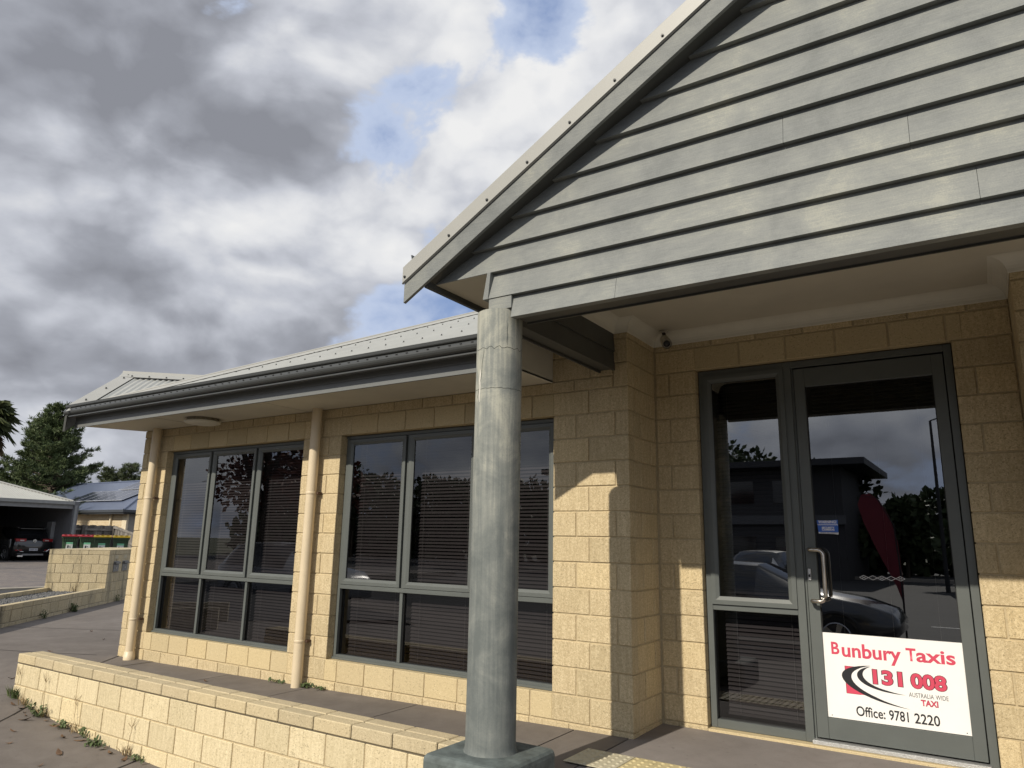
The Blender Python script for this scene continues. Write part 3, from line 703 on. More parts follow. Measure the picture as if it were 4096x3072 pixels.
YG = -1.40
ZB = [2.351, 2.481, 2.634, 2.783, 2.936, 3.090, 3.240, 3.391, 3.543, 3.695, 3.848, 4.0, 4.152, 4.305]
TP = .577; AX = 2.62                                          # roof pitch, apex of the gable
def rake(x): return 2.60 + TP * (min(x, 2 * AX - x) + .60)   # underside line where boards meet the soffit
gb = MB().prism([(-.55, 2.66), (2 * AX + .55, 2.66), (AX, 2.66 + TP * (AX + .55))], 'y', YG + .052, YG + .12)
gable = gb.build('porch_gable', M['board'], B)
splits = {0: [.565], 1: [2.104], 3: [1.893], 4: [1.404], 2: [3.4], 5: [3.2]}
for i in range(len(ZB) - 1):
    z0, z1 = ZB[i], ZB[i + 1] + .022
    if i == 0: xa, xb = -.052, 2 * AX + .052
    elif i == 1: xa, xb = -.205, 2 * AX + .205
    else:
        xa = -.60 + (z0 - 2.60) / TP - .05; xb = 2 * AX - xa
    if xb - xa < .2: break
    e = [xa] + splits.get(i, []) + [xb]
    for a, b in zip(e, e[1:]):
        a2, b2 = a + (.0008 if a != xa else 0), b - (.0008 if b != xb else 0)
        # tapered weatherboard: thick lower edge standing 26 mm proud
        def bx_at(z, x, lft):
            if i < 2: return x
            return x
        ta = a2 + ((z1 - z0) / TP if (i > 1 and a == xa) else 0); tb = b2 - ((z1 - z0) / TP if (i > 1 and b == xb) else 0)
        yb, yt = YG, YG + .036
        vs = [(a2, yb, z0), (b2, yb, z0), (tb, yt, z1), (ta, yt, z1), (a2, yb + .046, z0), (b2, yb + .046, z0), (tb, yt + .014, z1), (ta, yt + .014, z1)]
        MB().add(vs, [(0, 1, 2, 3), (7, 6, 5, 4), (0, 4, 5, 1), (1, 5, 6, 2), (2, 6, 7, 3), (3, 7, 4, 0)]).build('board', M['board'], gable)
cnr = MB().prism([(-.212, ZB[2] - .002), (-.190, ZB[2] - .002), (-.203, ZB[1] - .002), (-.238, ZB[1] - .002)], 'y', YG - .004, YG + .30).box(-.212, -.19, YG + .03, YG + .30, 2.36, ZB[1])
cnr.build('corner_cap', M['board'], gable)
MB().cbox(-.204, -.053, YG + .006, YG + .03, 2.407, ZB[1], .002).build('board', M['board'], gable)
# bearer behind the bottom board and side bearer back to the wall
MB().box(-.04, 2 * AX + .05, YG + .050, YG + .15, ZB[0] + .006, 2.72).build('porch_bearer', M['dark_steel'], B)
MB().box(-.04, 2 * AX + .05, YG + .150, YG + .158, ZB[0] - .004, 2.70).build('bearer_flashing', M['dark_steel'], B)
sb = MB().box(-.205, -.112, YG + .12, -.003, 2.362, 2.90).build('side_bearer', M['dark_steel'], B)
for z0, z1 in ((2.353, 2.50), (2.488, 2.64)):
    MB().add([(-.092, YG + .16, z0), (-.092, -.004, z0), (-.104, -.004, z1), (-.104, YG + .16, z1), (-.112, YG + .16, z0), (-.112, -.004, z0), (-.112, -.004, z1), (-.112, YG + .16, z1)], [(0, 1, 2, 3), (0, 4, 5, 1), (1, 5, 6, 2), (3, 2, 6, 7), (0, 3, 7, 4)]).build('board', M['dark_steel'], sb)
MB().box(-.216, -.205, YG + .15, -.004, 2.345, 2.66).build('board', M['dark_steel'], sb)
MB().box(-.112, XQ + 1.5, YG + .158, D + .01, 2.705, 2.72).build('porch_ceiling', M['soffit'], B)
# cove cornice along the walls
def cove(p0, p1, out, name='cornice', m0=0.0, m1=0.0):
    p0, p1, o = Vector(p0), Vector(p1), Vector(out); dr = (p1 - p0).normalized(); mb = MB(); prof = [(.0, -.085), (.006, -.085)] + [(.088 - .080 * math.cos(t), -.082 + .080 * math.sin(t)) for t in np.linspace(.0, math.pi / 2, 8)] + [(.092, -.001)]
    pts = [[p0 + o * a + dr * (m0 * a) + Vector((0, 0, b)), p1 + o * a - dr * (m1 * a) + Vector((0, 0, b))] for a, b in prof]
    for a, b in zip(pts, pts[1:]): mb.quad(a[0], a[1], b[1], b[0])
    return mb.build(name, M['cornice'], B)
ZC = 2.705
cove((0.002, D - .001, ZC), (XQ - .002, D - .001, ZC), (0, -1, 0), m0=1, m1=1)
cove((.001, D, ZC), (.001, -.001, ZC), (1, 0, 0), m0=1, m1=-1)
cove((.001, -.002, ZC), (-.101, -.002, ZC), (0, -1, 0), m0=-1, m1=1)
cove((-.101, -.002, ZC), (-.101, YG + .16, ZC), (1, 0, 0), m0=1)
cove((XQ - .001, -.001, ZC), (XQ - .001, D, ZC), (-1, 0, 0), m0=-1, m1=1)
cove((XQ + 1.5, -.002, ZC), (XQ - .001, -.002, ZC), (0, -1, 0), m1=-1)
# barge board, its capping, rake soffit
YB = -1.495
def bz(x): return 2.523 + .583 * (x + .747)                  # lower edge of the barge
x0, x1 = -.749, AX
bm_ = MB()
for xa, xb in ((x0, x1),):
    bm_.prism([(xa, bz(xa)), (xb, bz(xb)), (xb, bz(xb) + .20), (xa, bz(xa) + .20)], 'y', YB, YB + .022)
    bm_.prism([(2 * AX - xa, bz(xa)), (2 * AX - xa, bz(xa) + .20), (xb, bz(xb) + .20), (xb, bz(xb))], 'y', YB, YB + .022)
barge = bm_.build('barge_board', M['board'], B, bevel=.002)
cp = MB()
cz0, cz1 = .122, .222
for sgn in (0, 1):
    fx = (lambda x: x) if not sgn else (lambda x: 2 * AX - x)
    a, b = x0 - .006, AX
    pr = [(YB - .016, cz0), (YB - .004, cz0 - .006), (YB - .012, cz0 + .004), (YB - .012, cz1), (YB - .006, cz1 + .008), (YB + .14, cz1 + .012), (YB + .15, cz1 - .01)]
    for p, q2 in zip(pr, pr[1:]): cp.quad((fx(a), p[0], bz(a) + p[1]), (fx(b), p[0], bz(b) + p[1]), (fx(b), q2[0], bz(b) + q2[1]), (fx(a), q2[0], bz(a) + q2[1]))
capo = cp.build('barge_capping', M['capping'], barge)
s_ = MB()
for i in range(12):
    x = x0 + .012 + i * .262 + (.0 if i == 0 else .06); z = bz(x) + cz0 + .028
    for r_, y_, d_ in ((.0085, YB - .0125, .003), (.005, YB - .0155, .006)): s_.prism([(x + r_ * math.cos(t), z + r_ * math.sin(t)) for t in np.linspace(0, 2 * math.pi, 10, False)], 'y', y_ - d_, y_)
s_.build('capping_screws', M['gutter'], barge)['kind'] = 'stuff'
MB().prism([(-.60, 2.628), (AX, 2.628 + TP * (AX + .60)), (AX, 2.648 + TP * (AX + .60)), (-.60, 2.648)], 'y', YB + .022, YG + .04).build('rake_soffit', M['dark_steel'], B)
MB().box(-.585, -.20, YG + .004, -.62, 2.632, 2.644).build('porch_soffit', M['soffit'], B)
MB().box(-.610, -.587, YB + .022, -.70, 2.598, 2.71).build('porch_fascia', M['dark_steel'], B)
pg = [(-.613, 2.712), (-.72, 2.706), (-.735, 2.725), (-.725, 2.79), (-.735, 2.83), (-.728, 2.83), (-.715, 2.79), (-.715, 2.735), (-.613, 2.73)]
MB().prism(pg, 'y', YB + .03, -.72).build('porch_gutter', M['gutter'], B)
pr_ = MB()
for sgn in (0, 1):
    fx = (lambda x: x) if not sgn else (lambda x: 2 * AX - x)
    za, zb_ = 2.70, 2.70 + TP * (AX + .66)
    pr_.quad((fx(-.66), YB + .01, za), (fx(AX), YB + .01, zb_), (fx(AX), 5.0, zb_), (fx(-.66), 3.0 if not sgn else 5.0, za))
pr_.build('porch_roof', M['roof'], B)
# downpipes
def downpipe(x, y, ztop, zb, foot):
    dp = MB().lathe([(.045, zb), (.045, ztop)], 28, (x, y, 0)).build('downpipe', M['pipe'], B, True)
    for z in (1.555, .30):
        MB().lathe([(.0465, z - .012), (.048, z - .010), (.048, z + .010), (.0465, z + .012)], 28, (x, y, 0)).build('bracket', M['pipe'], dp, True)
        MB().box(x + .03, x + .065, y + .02, -.004, z - .010, z + .010).build('bracket_lug', plain('rusty_bracket', (.09, .05, .03), .8), dp)
    if foot: MB().lathe([(.056, zb - .01), (.056, zb + .045), (.050, zb + .05), (.050, zb + .075), (.0455, zb + .078)], 28, (x, y, 0)).build('collar', M['pipe'], dp, True)
    return dp
downpipe(-5.625, -.072, ZS + .002, -.10, True)
downpipe(-3.047, -.072, ZS + .002, -.09, False)
# ================================================================== blinds behind the glass
def blind(x0, x1, ztop, zbot, y, label, group, pitch=.0272, tilt=R(50), gaps=()):
    root = empty('venetian_blind', ((x0 + x1) / 2, y, zbot)); tag(root, label, 'blind', group)
    w = (x1 - x0) / 2; hs = .0148
    prof = [(-hs * math.cos(tilt), -hs * math.sin(tilt)), (-.005 * math.cos(tilt), -.005 * math.sin(tilt) + .0014), (.005 * math.cos(tilt), .005 * math.sin(tilt) + .0014), (hs * math.cos(tilt), hs * math.sin(tilt))]
    mb = MB()
    for a, b in zip(prof, prof[1:]): mb.quad((-w, a[0], a[1]), (w, a[0], a[1]), (w, b[0], b[1]), (-w, b[0], b[1]))
    me = mb.mesh('slat', M['slat'], True)
    z = .03; n = 0
    while z < ztop - zbot - .05:
        o = link('slat', me, root, Matrix.Translation((0, random.uniform(-.0015, .0015), z + random.uniform(-.0012, .0012))) @ Matrix.Rotation(random.uniform(-.09, .09), 4, 'X') @ Matrix.Rotation(random.uniform(-.0015, .0015), 4, 'Y')); z += pitch; n += 1
    MB().box(-w, w, -.022, .022, 0, .016).build('bottom_rail', M['slat'], root); MB().box(-w, w, -.025, .025, ztop - zbot - .04, ztop - zbot).build('head_rail', M['slat'], root)
    for cx in (-w * .68, w * .68): MB().tube([(cx, -.026, .01), (cx, -.026, ztop - zbot)], .0011, 5).build('cord', M['cord'], root)
    return root
xs1 = (WA, -4.778, -4.040, WB); xs2 = (WC, -2.058, -1.325, WE); nm = ('left', 'middle', 'right')
for i in range(3):
    blind(xs1[i] + (.07 if i == 0 else .03), xs1[i + 1] - .03, 2.03, .19, .185, 'dark slatted blind behind the %s panes of the left window' % nm[i], 'slatted blinds in the front windows')
for i in range(3):
    blind(xs2[i] + (.07 if i == 0 else .03), xs2[i + 1] - .03, 2.03, .19, .185, ('dark slatted blind behind the left panes of the window beside the column', 'dark slatted blind in the window partly hidden behind the column', 'dark slatted blind in window strip between column and brick pier')[i], 'slatted blinds in the front windows')
blind(.40, .93, 2.30, .06, .68, 'dark slatted blind behind the narrow sidelight beside the door', None)
rb = empty('venetian_blind', (1.42, .70, 2.02)); tag(rb, 'slatted blind pulled up to the head of the glass door', 'blind')
for i in range(7): MB().box(-.36, .36, -.022, .022, .03 + i * .026, .034 + i * .026).build('slat', M['slat'], rb)
MB().box(-.36, .36, -.025, .025, .22, .26).build('head_rail', M['slat'], rb)
for cx in (-.26, 0.02, .27): MB().tube([(cx, -.024, -1.45), (cx, -.024, .22)], .001, 5).build('cord', M['cord'], rb)

# ================================================================== door sign and sticker
def text_mesh(s, bold=0.0, name='lettering'):
    cu = bpy.data.curves.new(name, 'FONT'); cu.body = s; cu.size = 1.0; cu.offset = bold; cu.resolution_u = 4
    o = bpy.data.objects.new(name, cu); COL.objects.link(o); dg = bpy.context.evaluated_depsgraph_get(); dg.update()
    me = bpy.data.meshes.new_from_object(o.evaluated_get(dg)); bpy.data.objects.remove(o); bpy.data.curves.remove(cu); return me
def text(s, x0, x1, z0, z1, y, m, parent, bold=0.0, name='lettering', slant=0.0):
    me = text_mesh(s, bold, name); n = len(me.vertices); co = np.zeros(n * 3, np.float32); me.vertices.foreach_get('co', co); co = co.reshape(-1, 3)
    mn, mx = co.min(0), co.max(0); t = (co[:, :2] - mn[:2]) / (mx - mn)[:2]
    out = np.stack([x0 + t[:, 0] * (x1 - x0) + slant * t[:, 1], np.full(n, y), z0 + t[:, 1] * (z1 - z0)], 1).astype(np.float32)
    me.vertices.foreach_set('co', out.ravel()); me.materials.clear(); me.materials.append(m); me.update()
    o = bpy.data.objects.new(name, me); COL.objects.link(o); o.parent = parent; return o
SX0, SX1, SZ0, SZ1 = 1.046, 1.796, .146, .641; YS = YD + .0255
sg = MB().box(SX0, SX1, YS, YS + .006, SZ0, SZ1).build('door_sign', M['white']); tag(sg, 'white taxi office sign with red and black lettering on lower door glass', 'sign')
def sx(t): return SX0 + t * (SX1 - SX0)
def sz(t): return SZ1 - t * (SZ1 - SZ0)
yl = YS - .0006
N = lambda x, y: None
text('B', sx(.060), sx(.122), sz(.253), sz(.105), yl, M['red'], sg, .025)
text('unbury', sx(.140), sx(.575), sz(.325) , sz(.105), yl, M['red'], sg, .025)
text('T', sx(.610), sx(.680), sz(.253), sz(.105), yl, M['red'], sg, .025)
text('axis', sx(.680), sx(.945), sz(.256), sz(.108), yl, M['red'], sg, .025)
def poly(name, pts, m, y=yl, parent=sg): return MB().add([(x, y, z) for x, z in pts], [tuple(range(len(pts)))]).build(name, m, parent)
for t_, a_, b_ in (('131', .353, .573), ('008', .622, .874)):
    text(t_, sx(a_), sx(b_), sz(.562), sz(.381), yl + .0002, M['ink'], sg, .066, 'number_outline')
    text(t_, sx(a_ + .005), sx(b_ - .005), sz(.557), sz(.386), yl - .0004, M['red'], sg, .036, 'number')
text('AUSTRALIA', sx(.605), sx(.775), sz(.655), sz(.605), yl, M['ink'], sg, .0); text('WIDE', sx(.787), sx(.872), sz(.655), sz(.605), yl, M['ink'], sg, .0)
text('TAXI', sx(.683), sx(.800), sz(.742), sz(.672), yl + .0002, M['ink'], sg, .045, 'lettering_outline')
text('TAXI', sx(.685), sx(.798), sz(.739), sz(.675), yl - .0004, M['red'], sg, .025)
text('Office:', sx(.215), sx(.425), sz(.945), sz(.83), yl, M['ink'], sg, .016); text('9781', sx(.452), sx(.588), sz(.945), sz(.83), yl, M['ink'], sg, .016); text('2220', sx(.628), sx(.800), sz(.945), sz(.83), yl, M['ink'], sg, .016)
sq = [(sx(.156), sz(.375)), (sx(.322), sz(.375)), (sx(.322), sz(.700)), (sx(.156), sz(.700))]
poly('emblem_square', [(sx(.152), sz(.378)), (sx(.262), sz(.378)), (sx(.262), sz(.700)), (sx(.152), sz(.700))], M['ink'], yl + .0004)
poly('emblem_square', [(sx(.155), sz(.381)), (sx(.240), sz(.381)), (sx(.18), sz(.5)), (sx(.24), sz(.60)), (sx(.318), sz(.697)), (sx(.155), sz(.697))], M['red'], yl + .0001)
def bez(p, n=18):
    out = []
    for i in range(n + 1):
        t = i / n; a = [(1 - t) ** 3, 3 * t * (1 - t) ** 2, 3 * t * t * (1 - t), t ** 3]; out.append((sx(sum(w * q[0] for w, q in zip(a, p))), sz(sum(w * q[1] for w, q in zip(a, p)))))
    return out
def swoosh(name, c1, c2, m, dy):
    a, b = c1, c2; mb = MB()
    for i in range(len(a) - 1): mb.quad((a[i][0], yl - dy, a[i][1]), (a[i + 1][0], yl - dy, a[i + 1][1]), (b[i + 1][0], yl - dy, b[i + 1][1]), (b[i][0], yl - dy, b[i][1]))
    return mb.build(name, m, sg)
o1 = bez([(.350, .350), (.05, .38), (.06, .58), (.33, .72)]) + bez([(.33, .72), (.42, .765), (.50, .785), (.605, .798)])
i1 = bez([(.350, .350), (.135, .42), (.155, .585), (.37, .705)]) + bez([(.37, .705), (.44, .75), (.52, .778), (.605, .798)])
swoosh('emblem_road', o1, i1, M['ink'], .0004)
o2 = bez([(.345, .362), (.185, .41), (.21, .58), (.42, .630)]) + bez([(.42, .630), (.48, .643), (.53, .646), (.585, .645)])
i2 = bez([(.345, .362), (.235, .43), (.275, .565), (.45, .615)]) + bez([(.45, .615), (.50, .632), (.54, .640), (.585, .645)])
swoosh('emblem_road', o2, i2, M['ink'], .0004)
swoosh('emblem_gap', bez([(.348, .356), (.135, .42), (.155, .585), (.37, .705)]), bez([(.346, .360), (.185, .41), (.21, .58), (.42, .630)]), M['white'], .00025)
for x in (.03, .97): MB().prism([(sx(x) + .003 * math.cos(t), sz(.975) + .003 * math.sin(t)) for t in np.linspace(0, 6.283, 8, False)], 'y', YS - .001, YS - .0002).build('fixing', M['ink'], sg)
# sticker
ST = empty('warning_sticker', (1.12, YD + .03, 1.29)); tag(ST, 'small blue security camera warning sticker on the door glass', 'sticker')
KX0, KX1, KZ0, KZ1 = 1.058, 1.185, 1.246, 1.338; yk = YD + .0325
def kx(t): return KX0 + t * (KX1 - KX0) - 0
def kz(t): return KZ1 - t * (KZ1 - KZ0)
stp = empty('x'); bpy.data.objects.remove(stp)
def kid(o): o.matrix_parent_inverse = ST.matrix_basis.inverted(); return o
kid(MB().add([(kx(.0), yk, kz(.02)), (kx(.5), yk, kz(.05)), (kx(1), yk, kz(.0)), (kx(.99), yk, kz(.86)), (kx(.5), yk, kz(.84)), (kx(.05), yk, kz(.84))], [tuple(range(6))]).build('sheet', M['blue'], ST))
kid(MB().add([(kx(.05), yk, kz(.84)), (kx(.5), yk, kz(.84)), (kx(.99), yk, kz(.86)), (kx(.98), yk, kz(1.0)), (kx(.75), yk, kz(.96)), (kx(.06), yk, kz(.94))], [tuple(range(6))]).build('strip', M['white'], ST))
for s_t, a, b, c, d_, m_, bo in (('WARNING!', .07, .93, .24, .04, 'white', .03), ('SECURITY', .22, .82, .60, .47, 'white', .04), ('CAMERAS', .22, .82, .74, .61, 'white', .04), ('OFFSITE RECORDING', .10, .96, .93, .86, 'ink', .03)):
    kid(text(s_t, kx(a), kx(b), kz(c), kz(d_), yk - .0005, M[m_], ST, bo))
ch = MB()
for i in range(24):
    for j in range(2):
        if (i + j) % 2 == 0: x_ = .03 + i * .04; z_ = .28 + j * .045; ch.quad((kx(x_), yk - .0004, kz(z_)), (kx(x_ + .04), yk - .0004, kz(z_)), (kx(x_ + .04), yk - .0004, kz(z_ + .045)), (kx(x_), yk - .0004, kz(z_ + .045)))
kid(ch.build('chequer_band', M['white'], ST))
# camera under the porch ceiling
CC = empty('security_camera', (.128, .37, ZC)); tag(CC, 'dirty white bullet security camera under porch ceiling corner', 'camera')
cw = plain('grimy_white_plastic', (.56, .52, .43), .6, var=.30, vscale=40); CC.scale = (1.25, 1.25, 1.25)
MB().lathe([(.0, -.001), (.026, -.001), (.026, -.008), (.018, -.012), (.0, -.012)], 20).build('base', cw, CC, True)
MB().tube([(0, 0, -.01), (.002, .004, -.03), (.004, -.002, -.05)], [.011, .010, .012], 10).build('arm', M['bark'], CC, True)
c0 = Vector((-.006, .02, -.040)); c1 = Vector((.050, -.085, -.105)); dv = (c1 - c0).normalized()
MB().tube([c0, c0 + dv * .01, c1], [.021, .024, .025], 18).build('body', cw, CC, True)
MB().tube([c0 + dv * .03, c1 + dv * .012], [.0275, .0285], 18, False).build('hood', cw, CC, True)
MB().tube([c1 + dv * .0005, c1 + dv * .003], [.020, .019], 16).build('lens', M['black'], CC, True)
# round light under the eave
SL = empty('ceiling_light', (-4.55, -.235, ZS)); tag(SL, 'round white ceiling light under the eave soffit', 'light')
MB().lathe([(.0, -.001), (.150, -.001), (.150, -.026), (.146, -.030)], 40).build('base', plain('grimy_light_base', (.36, .32, .24), .7, var=.35, vscale=30), SL, True)
MB().lathe([(.172, -.028), (.176, -.034), (.172, -.044), (.12, -.058), (.05, -.064), (.0, -.065)], 40).build('diffuser', M['cornice'], SL, True)

# ================================================================== low garden wall
GW = empty('garden_wall', (-2.8, -1.2, -.3)); tag(GW, 'low cream block garden wall with paver capping ending at the porch column', 'wall')
GW.location = (0, 0, 0)
gx0, gx1, gy0, gy1, gz = -5.25, -.40, -1.29, -1.095, .125
MB().box(gx0 + .008, gx1, gy0 + .008, gy1 - .008, -.75, gz - .012).build('core', M['mortar'], GW)
xs = fr(gx0, gx1 + .3, .3145)
for i, a in enumerate(xs[:-1]):
    b = min(xs[i + 1], gx1 + .02); 
    if b - a < .05: continue
    for y_, dp in ((gy0 - .004, .096), (gy0 + .098, .100)):
        dz = random.uniform(-.0012, .0012)
        o = MB().cbox(a + .004, b - .004, y_, y_ + dp - .003, .052 + dz, gz + dz, .005).build('capping_paver', M['paver_cap'], GW)
cj = MB()
cj.box(gx0 + .01, gx1, gy0 + .006, gy1 - .006, .04, gz - .006); cj.build('capping_joint', M['joint_dark'], GW)
for k in range(4):
    z1 = .047 - k * .1755 - J / 2; z0 = z1 - .1755 + J
    off = gx0 + (.105 if k % 2 == 0 else .21) + (.0 if k < 2 else .04)
    lay(GW, (0, gy0, 0), X, Yv, split(gx0, gx1, run(gx0, gx1, off)), z0, z1, 'block', 'block', dep=.10)
    lay(GW, (gx0, 0, 0), (0, 1, 0), (1, 0, 0), [(gy0 + .102, gy1)], z0, z1, 'block', 'block', dep=.10)
    if k < 2: lay(GW, (0, gy1, 0), (-1, 0, 0), (0, -1, 0), split(-gx1, -gx0, run(-gx1, -gx0, .2 + .15 * k)), z0, z1, 'block', 'block', dep=.09)
# tactile tiles
def tile(x, y, m, label):
    t = MB(); t.cbox(0, .30, -.30, 0, 0, .006, .002); z0 = zu(x + .1, y) + .0015
    o = t.build('tactile_tile', m); o.location = (x, y, z0); tag(o, label, 'paving tile', 'tactile tiles at the porch step')
    ds = MB()
    for i in range(6):
        for j in range(6): ds.lathe([(.0125, .006), (.009, .0105), (.0, .0108)], 10, (.025 + i * .05, -.025 - j * .05, 0))
    d_ = ds.build('stud', m, o, True); d_['kind'] = 'stuff'
    return o
tile(-.125, -.375, M['grey_tile'], 'pale grey studded tactile tile nearest the column footing')
tile(.180, -.375, M['yellow_tile'], 'cream yellow studded tactile tile in front of the door')
tile(.485, -.375, M['yellow_tile'], 'cream studded tactile tile farthest right at the bottom edge')
# ================================================================== neighbouring lot, planter, letterbox wall
def PW(a, b, z): p = P0 + E1 * a + E2 * b; return Vector((p.x, p.y, z))
P0 = Vector((-12.22, 3.10, 0)); E1 = Vector((-.69, .724, 0)); E2 = Vector((.724, .69, 0))
PL = empty('planter', (0, 0, 0)); tag(PL, 'stained cream block planter edging with grey gravel beside the letterbox wall', 'planter')
zgr = -.13; pz = .165
def wall45(parent, a0, a1, bface, dirn, top, cap=.07, name='block', thick=.10, kmax=3, capm='old_block'):
    """blocks on a face running along E1 from a0 to a1, facing dirn*E2"""
    if dirn > 0: al, iw, lo, hi = -E1, -E2, -a1, -a0
    else: al, iw, lo, hi = E1, E2, a0, a1
    org = P0 + E2 * bface
    zt = top
    lay(parent, org, al, iw, split(lo, hi, run(lo, hi, lo + .1)), zt - cap, zt, capm, name, dep=thick)
    z1 = zt - cap - J / 2; k = 0
    while z1 > zgr - .02 and k < kmax:
        z0 = max(z1 - H + J, zgr - .06); lay(parent, org, al, iw, split(lo, hi, run(lo, hi, lo + (.25 if k % 2 else .12))), z0, z1 - J / 2, 'old_block', name, dep=thick); z1 = z0 - J; k += 1
def mbox45(a0, a1, b0, b1, z0, z1):
    mb = MB(); vs = [PW(a, b, z) for z in (z0, z1) for a, b in ((a0, b0), (a1, b0), (a1, b1), (a0, b1))]
    return mb.add(vs, [(0, 3, 2, 1), (4, 5, 6, 7), (0, 1, 5, 4), (1, 2, 6, 5), (2, 3, 7, 6), (3, 0, 4, 7)])
mbox45(-7, 0, -.092, -.008, -.4, pz - .008).build('front_edging', M['mortar_grey'], PL)
fe = PL.children[-1]
wall45(fe, -5.4, 0, 0, 1, pz)
mbox45(-7, 0, -1.06 + .008, -.97, -.4, pz - .008).build('rear_edging', M['mortar_grey'], PL)
re_ = [c for c in PL.children if c.name.startswith('rear')][0]
wall45(re_, -5.4, 0, -.965, 1, pz)
nG = 9000
V = []; F = []
a_ = rng.uniform(-5.6, 0, nG); b_ = rng.uniform(-.96, -.1, nG); z_ = .075 + rng.uniform(-.01, .02, nG); r_ = rng.uniform(.010, .022, nG); rot = rng.uniform(0, 6.28, nG)
base = np.array([(1, 0, 0), (0, 1, 0), (-1, 0, 0), (0, -1, 0), (0, 0, 1.0), (0, 0, -1)], float)
pp = np.array(P0)[None] + np.outer(a_, np.array(E1)) + np.outer(b_, np.array(E2)); pp[:, 2] = z_
jit = rng.uniform(.6, 1.3, (nG, 6, 1))
cs, sn = np.cos(rot), np.sin(rot)
Bv = base[None] * jit * r_[:, None, None]; Bx = Bv[:, :, 0] * cs[:, None] - Bv[:, :, 1] * sn[:, None]; By = Bv[:, :, 0] * sn[:, None] + Bv[:, :, 1] * cs[:, None]
V = np.stack([Bx, By, Bv[:, :, 2]], 2) + pp[:, None]
tri = np.array([(0, 1, 4), (1, 2, 4), (2, 3, 4), (3, 0, 4), (1, 0, 5), (2, 1, 5), (3, 2, 5), (0, 3, 5)])
F = (tri[None] + 6 * np.arange(nG)[:, None, None]).reshape(-1, 3)
m_gr, gg, bb_ = mat('grey_gravel'); gp2 = wpos(gg); gg.put(bb_.inputs['Base Color'], gg.ramp(gg.noise(gp2, 45, 3, .6), ((.3, (.06, .06, .062)), (.55, (.15, .15, .148)), (.75, (.27, .265, .25))))); bb_.inputs['Roughness'].default_value = .9
gv = raw('gravel', V.reshape(-1, 3), F, m_gr); tag(gv, 'loose grey gravel filling the planter', 'gravel', kind='stuff')
mbox45(-5.6, 0, -.97, -.09, -.3, .068).build('soil', plain('planter_soil', (.06, .05, .04), .95), PL)
# letterbox wall
LW = empty('letterbox_wall', (0, 0, 0)); tag(LW, 'chest high stained cream block wall carrying two letterboxes', 'wall')
lz = .862
mbox45(.008, 3.2, -1.05, -.008, -.4, lz - .01).build('core', M['mortar_grey'], LW)
def face45(org, al, iw, lo, hi):
    lay(LW, org, al, iw, split(lo, hi, run(lo, hi, lo + .28)), lz - .085, lz, 'old_block', 'block', dep=.1)
    z1 = lz - .095; k = 0
    while z1 > zgr - .02:
        z0 = max(z1 - H + J, zgr - .05); lay(LW, org, al, iw, split(lo, hi, run(lo, hi, lo + (.20 if k % 2 else .08))), z0, z1, 'old_block', 'block', dep=.1); z1 = z0 - J; k += 1
face45(P0, -E2, E1, .094, 1.06)                              # lit face towards the driveway
face45(P0, -E1, -E2, -3.0, 0)                                # shaded face with the letterboxes
mbox45(-.004, 3.2, -1.06, .004, lz, lz + .006).build('wall_top', M['old_block'], LW)
def letterbox(a, label):
    root = empty('letterbox', tuple(PW(a, 0, .45))); tag(root, label, 'letterbox', 'letterboxes in the block wall')
    Mx = Matrix(((-E1.x, -E2.x, 0, 0), (-E1.y, -E2.y, 0, 0), (0, 0, 1, 0), (0, 0, 0, 1)))
    zinc = plain('grey_zinc_letterbox', (.16, .16, .155), .45, metal=.3, var=.2, vscale=20)
    def b_(n, x0, x1, y0, y1, z0, z1, m_): MB().cbox(x0, x1, y0, y1, z0, z1, .002, Mx).build(n, m_, root)
    b_('front', -.15, .15, -.012, .02, 0, .20, zinc); b_('slot', -.11, .11, -.020, -.012, .135, .172, M['black']); b_('flap', -.125, .125, -.045, -.012, .150, .185, zinc)
    b_('number_plate', -.07, .10, -.006, .01, .245, .31, plain('cream_number_plate', (.45, .40, .28), .7)); b_('lock', -.012, .012, -.020, -.012, .05, .075, M['steel'])
letterbox(.42, 'grey metal letterbox nearer the wall corner'); letterbox(.92, 'grey metal letterbox nearer the office wall')

# ---- lanes and paving beyond
tag(MB().add([(-17.0, -9, -.125), tuple(PW(-10, -1.03, -.125)), tuple(PW(5.9, -1.03, -.125))], [(0, 1, 2)]).build('asphalt_lane', M['asphalt']), kind='structure')
tag(MB().box(-17.25, -17.0, -20, 26, -.3, -.09).build('kerb', plain('pale_kerb', (.33, .30, .24), .85)), kind='structure')
mp_, gg, bb_ = mat('grey_herringbone_pavers'); bt = gg.n('ShaderNodeTexBrick'); gg.put(bt.inputs['Vector'], wpos(gg, (1, 1, 1))); bt.inputs['Scale'].default_value = 1.0
bt.inputs['Brick Width'].default_value = .23; bt.inputs['Row Height'].default_value = .115; bt.inputs['Mortar Size'].default_value = .006
bt.inputs['Color1'].default_value = (.20, .17, .145, 1); bt.inputs['Color2'].default_value = (.145, .125, .115, 1); bt.inputs['Mortar'].default_value = (.06, .05, .045, 1)
gg.put(bb_.inputs['Base Color'], gg.mix(gg.mapr(gg.noise(wpos(gg), 1.4, 4, .6), .4, .7), bt.outputs[0], (.11, .10, .095, 1))); bb_.inputs['Roughness'].default_value = .85
zp = -.14
tag(MB().quad((-60, -20, zp), (-17.25, -20, zp + .03), (-17.25, 26, zp + .03), (-60, 26, zp)).build('paving', mp_), kind='structure')

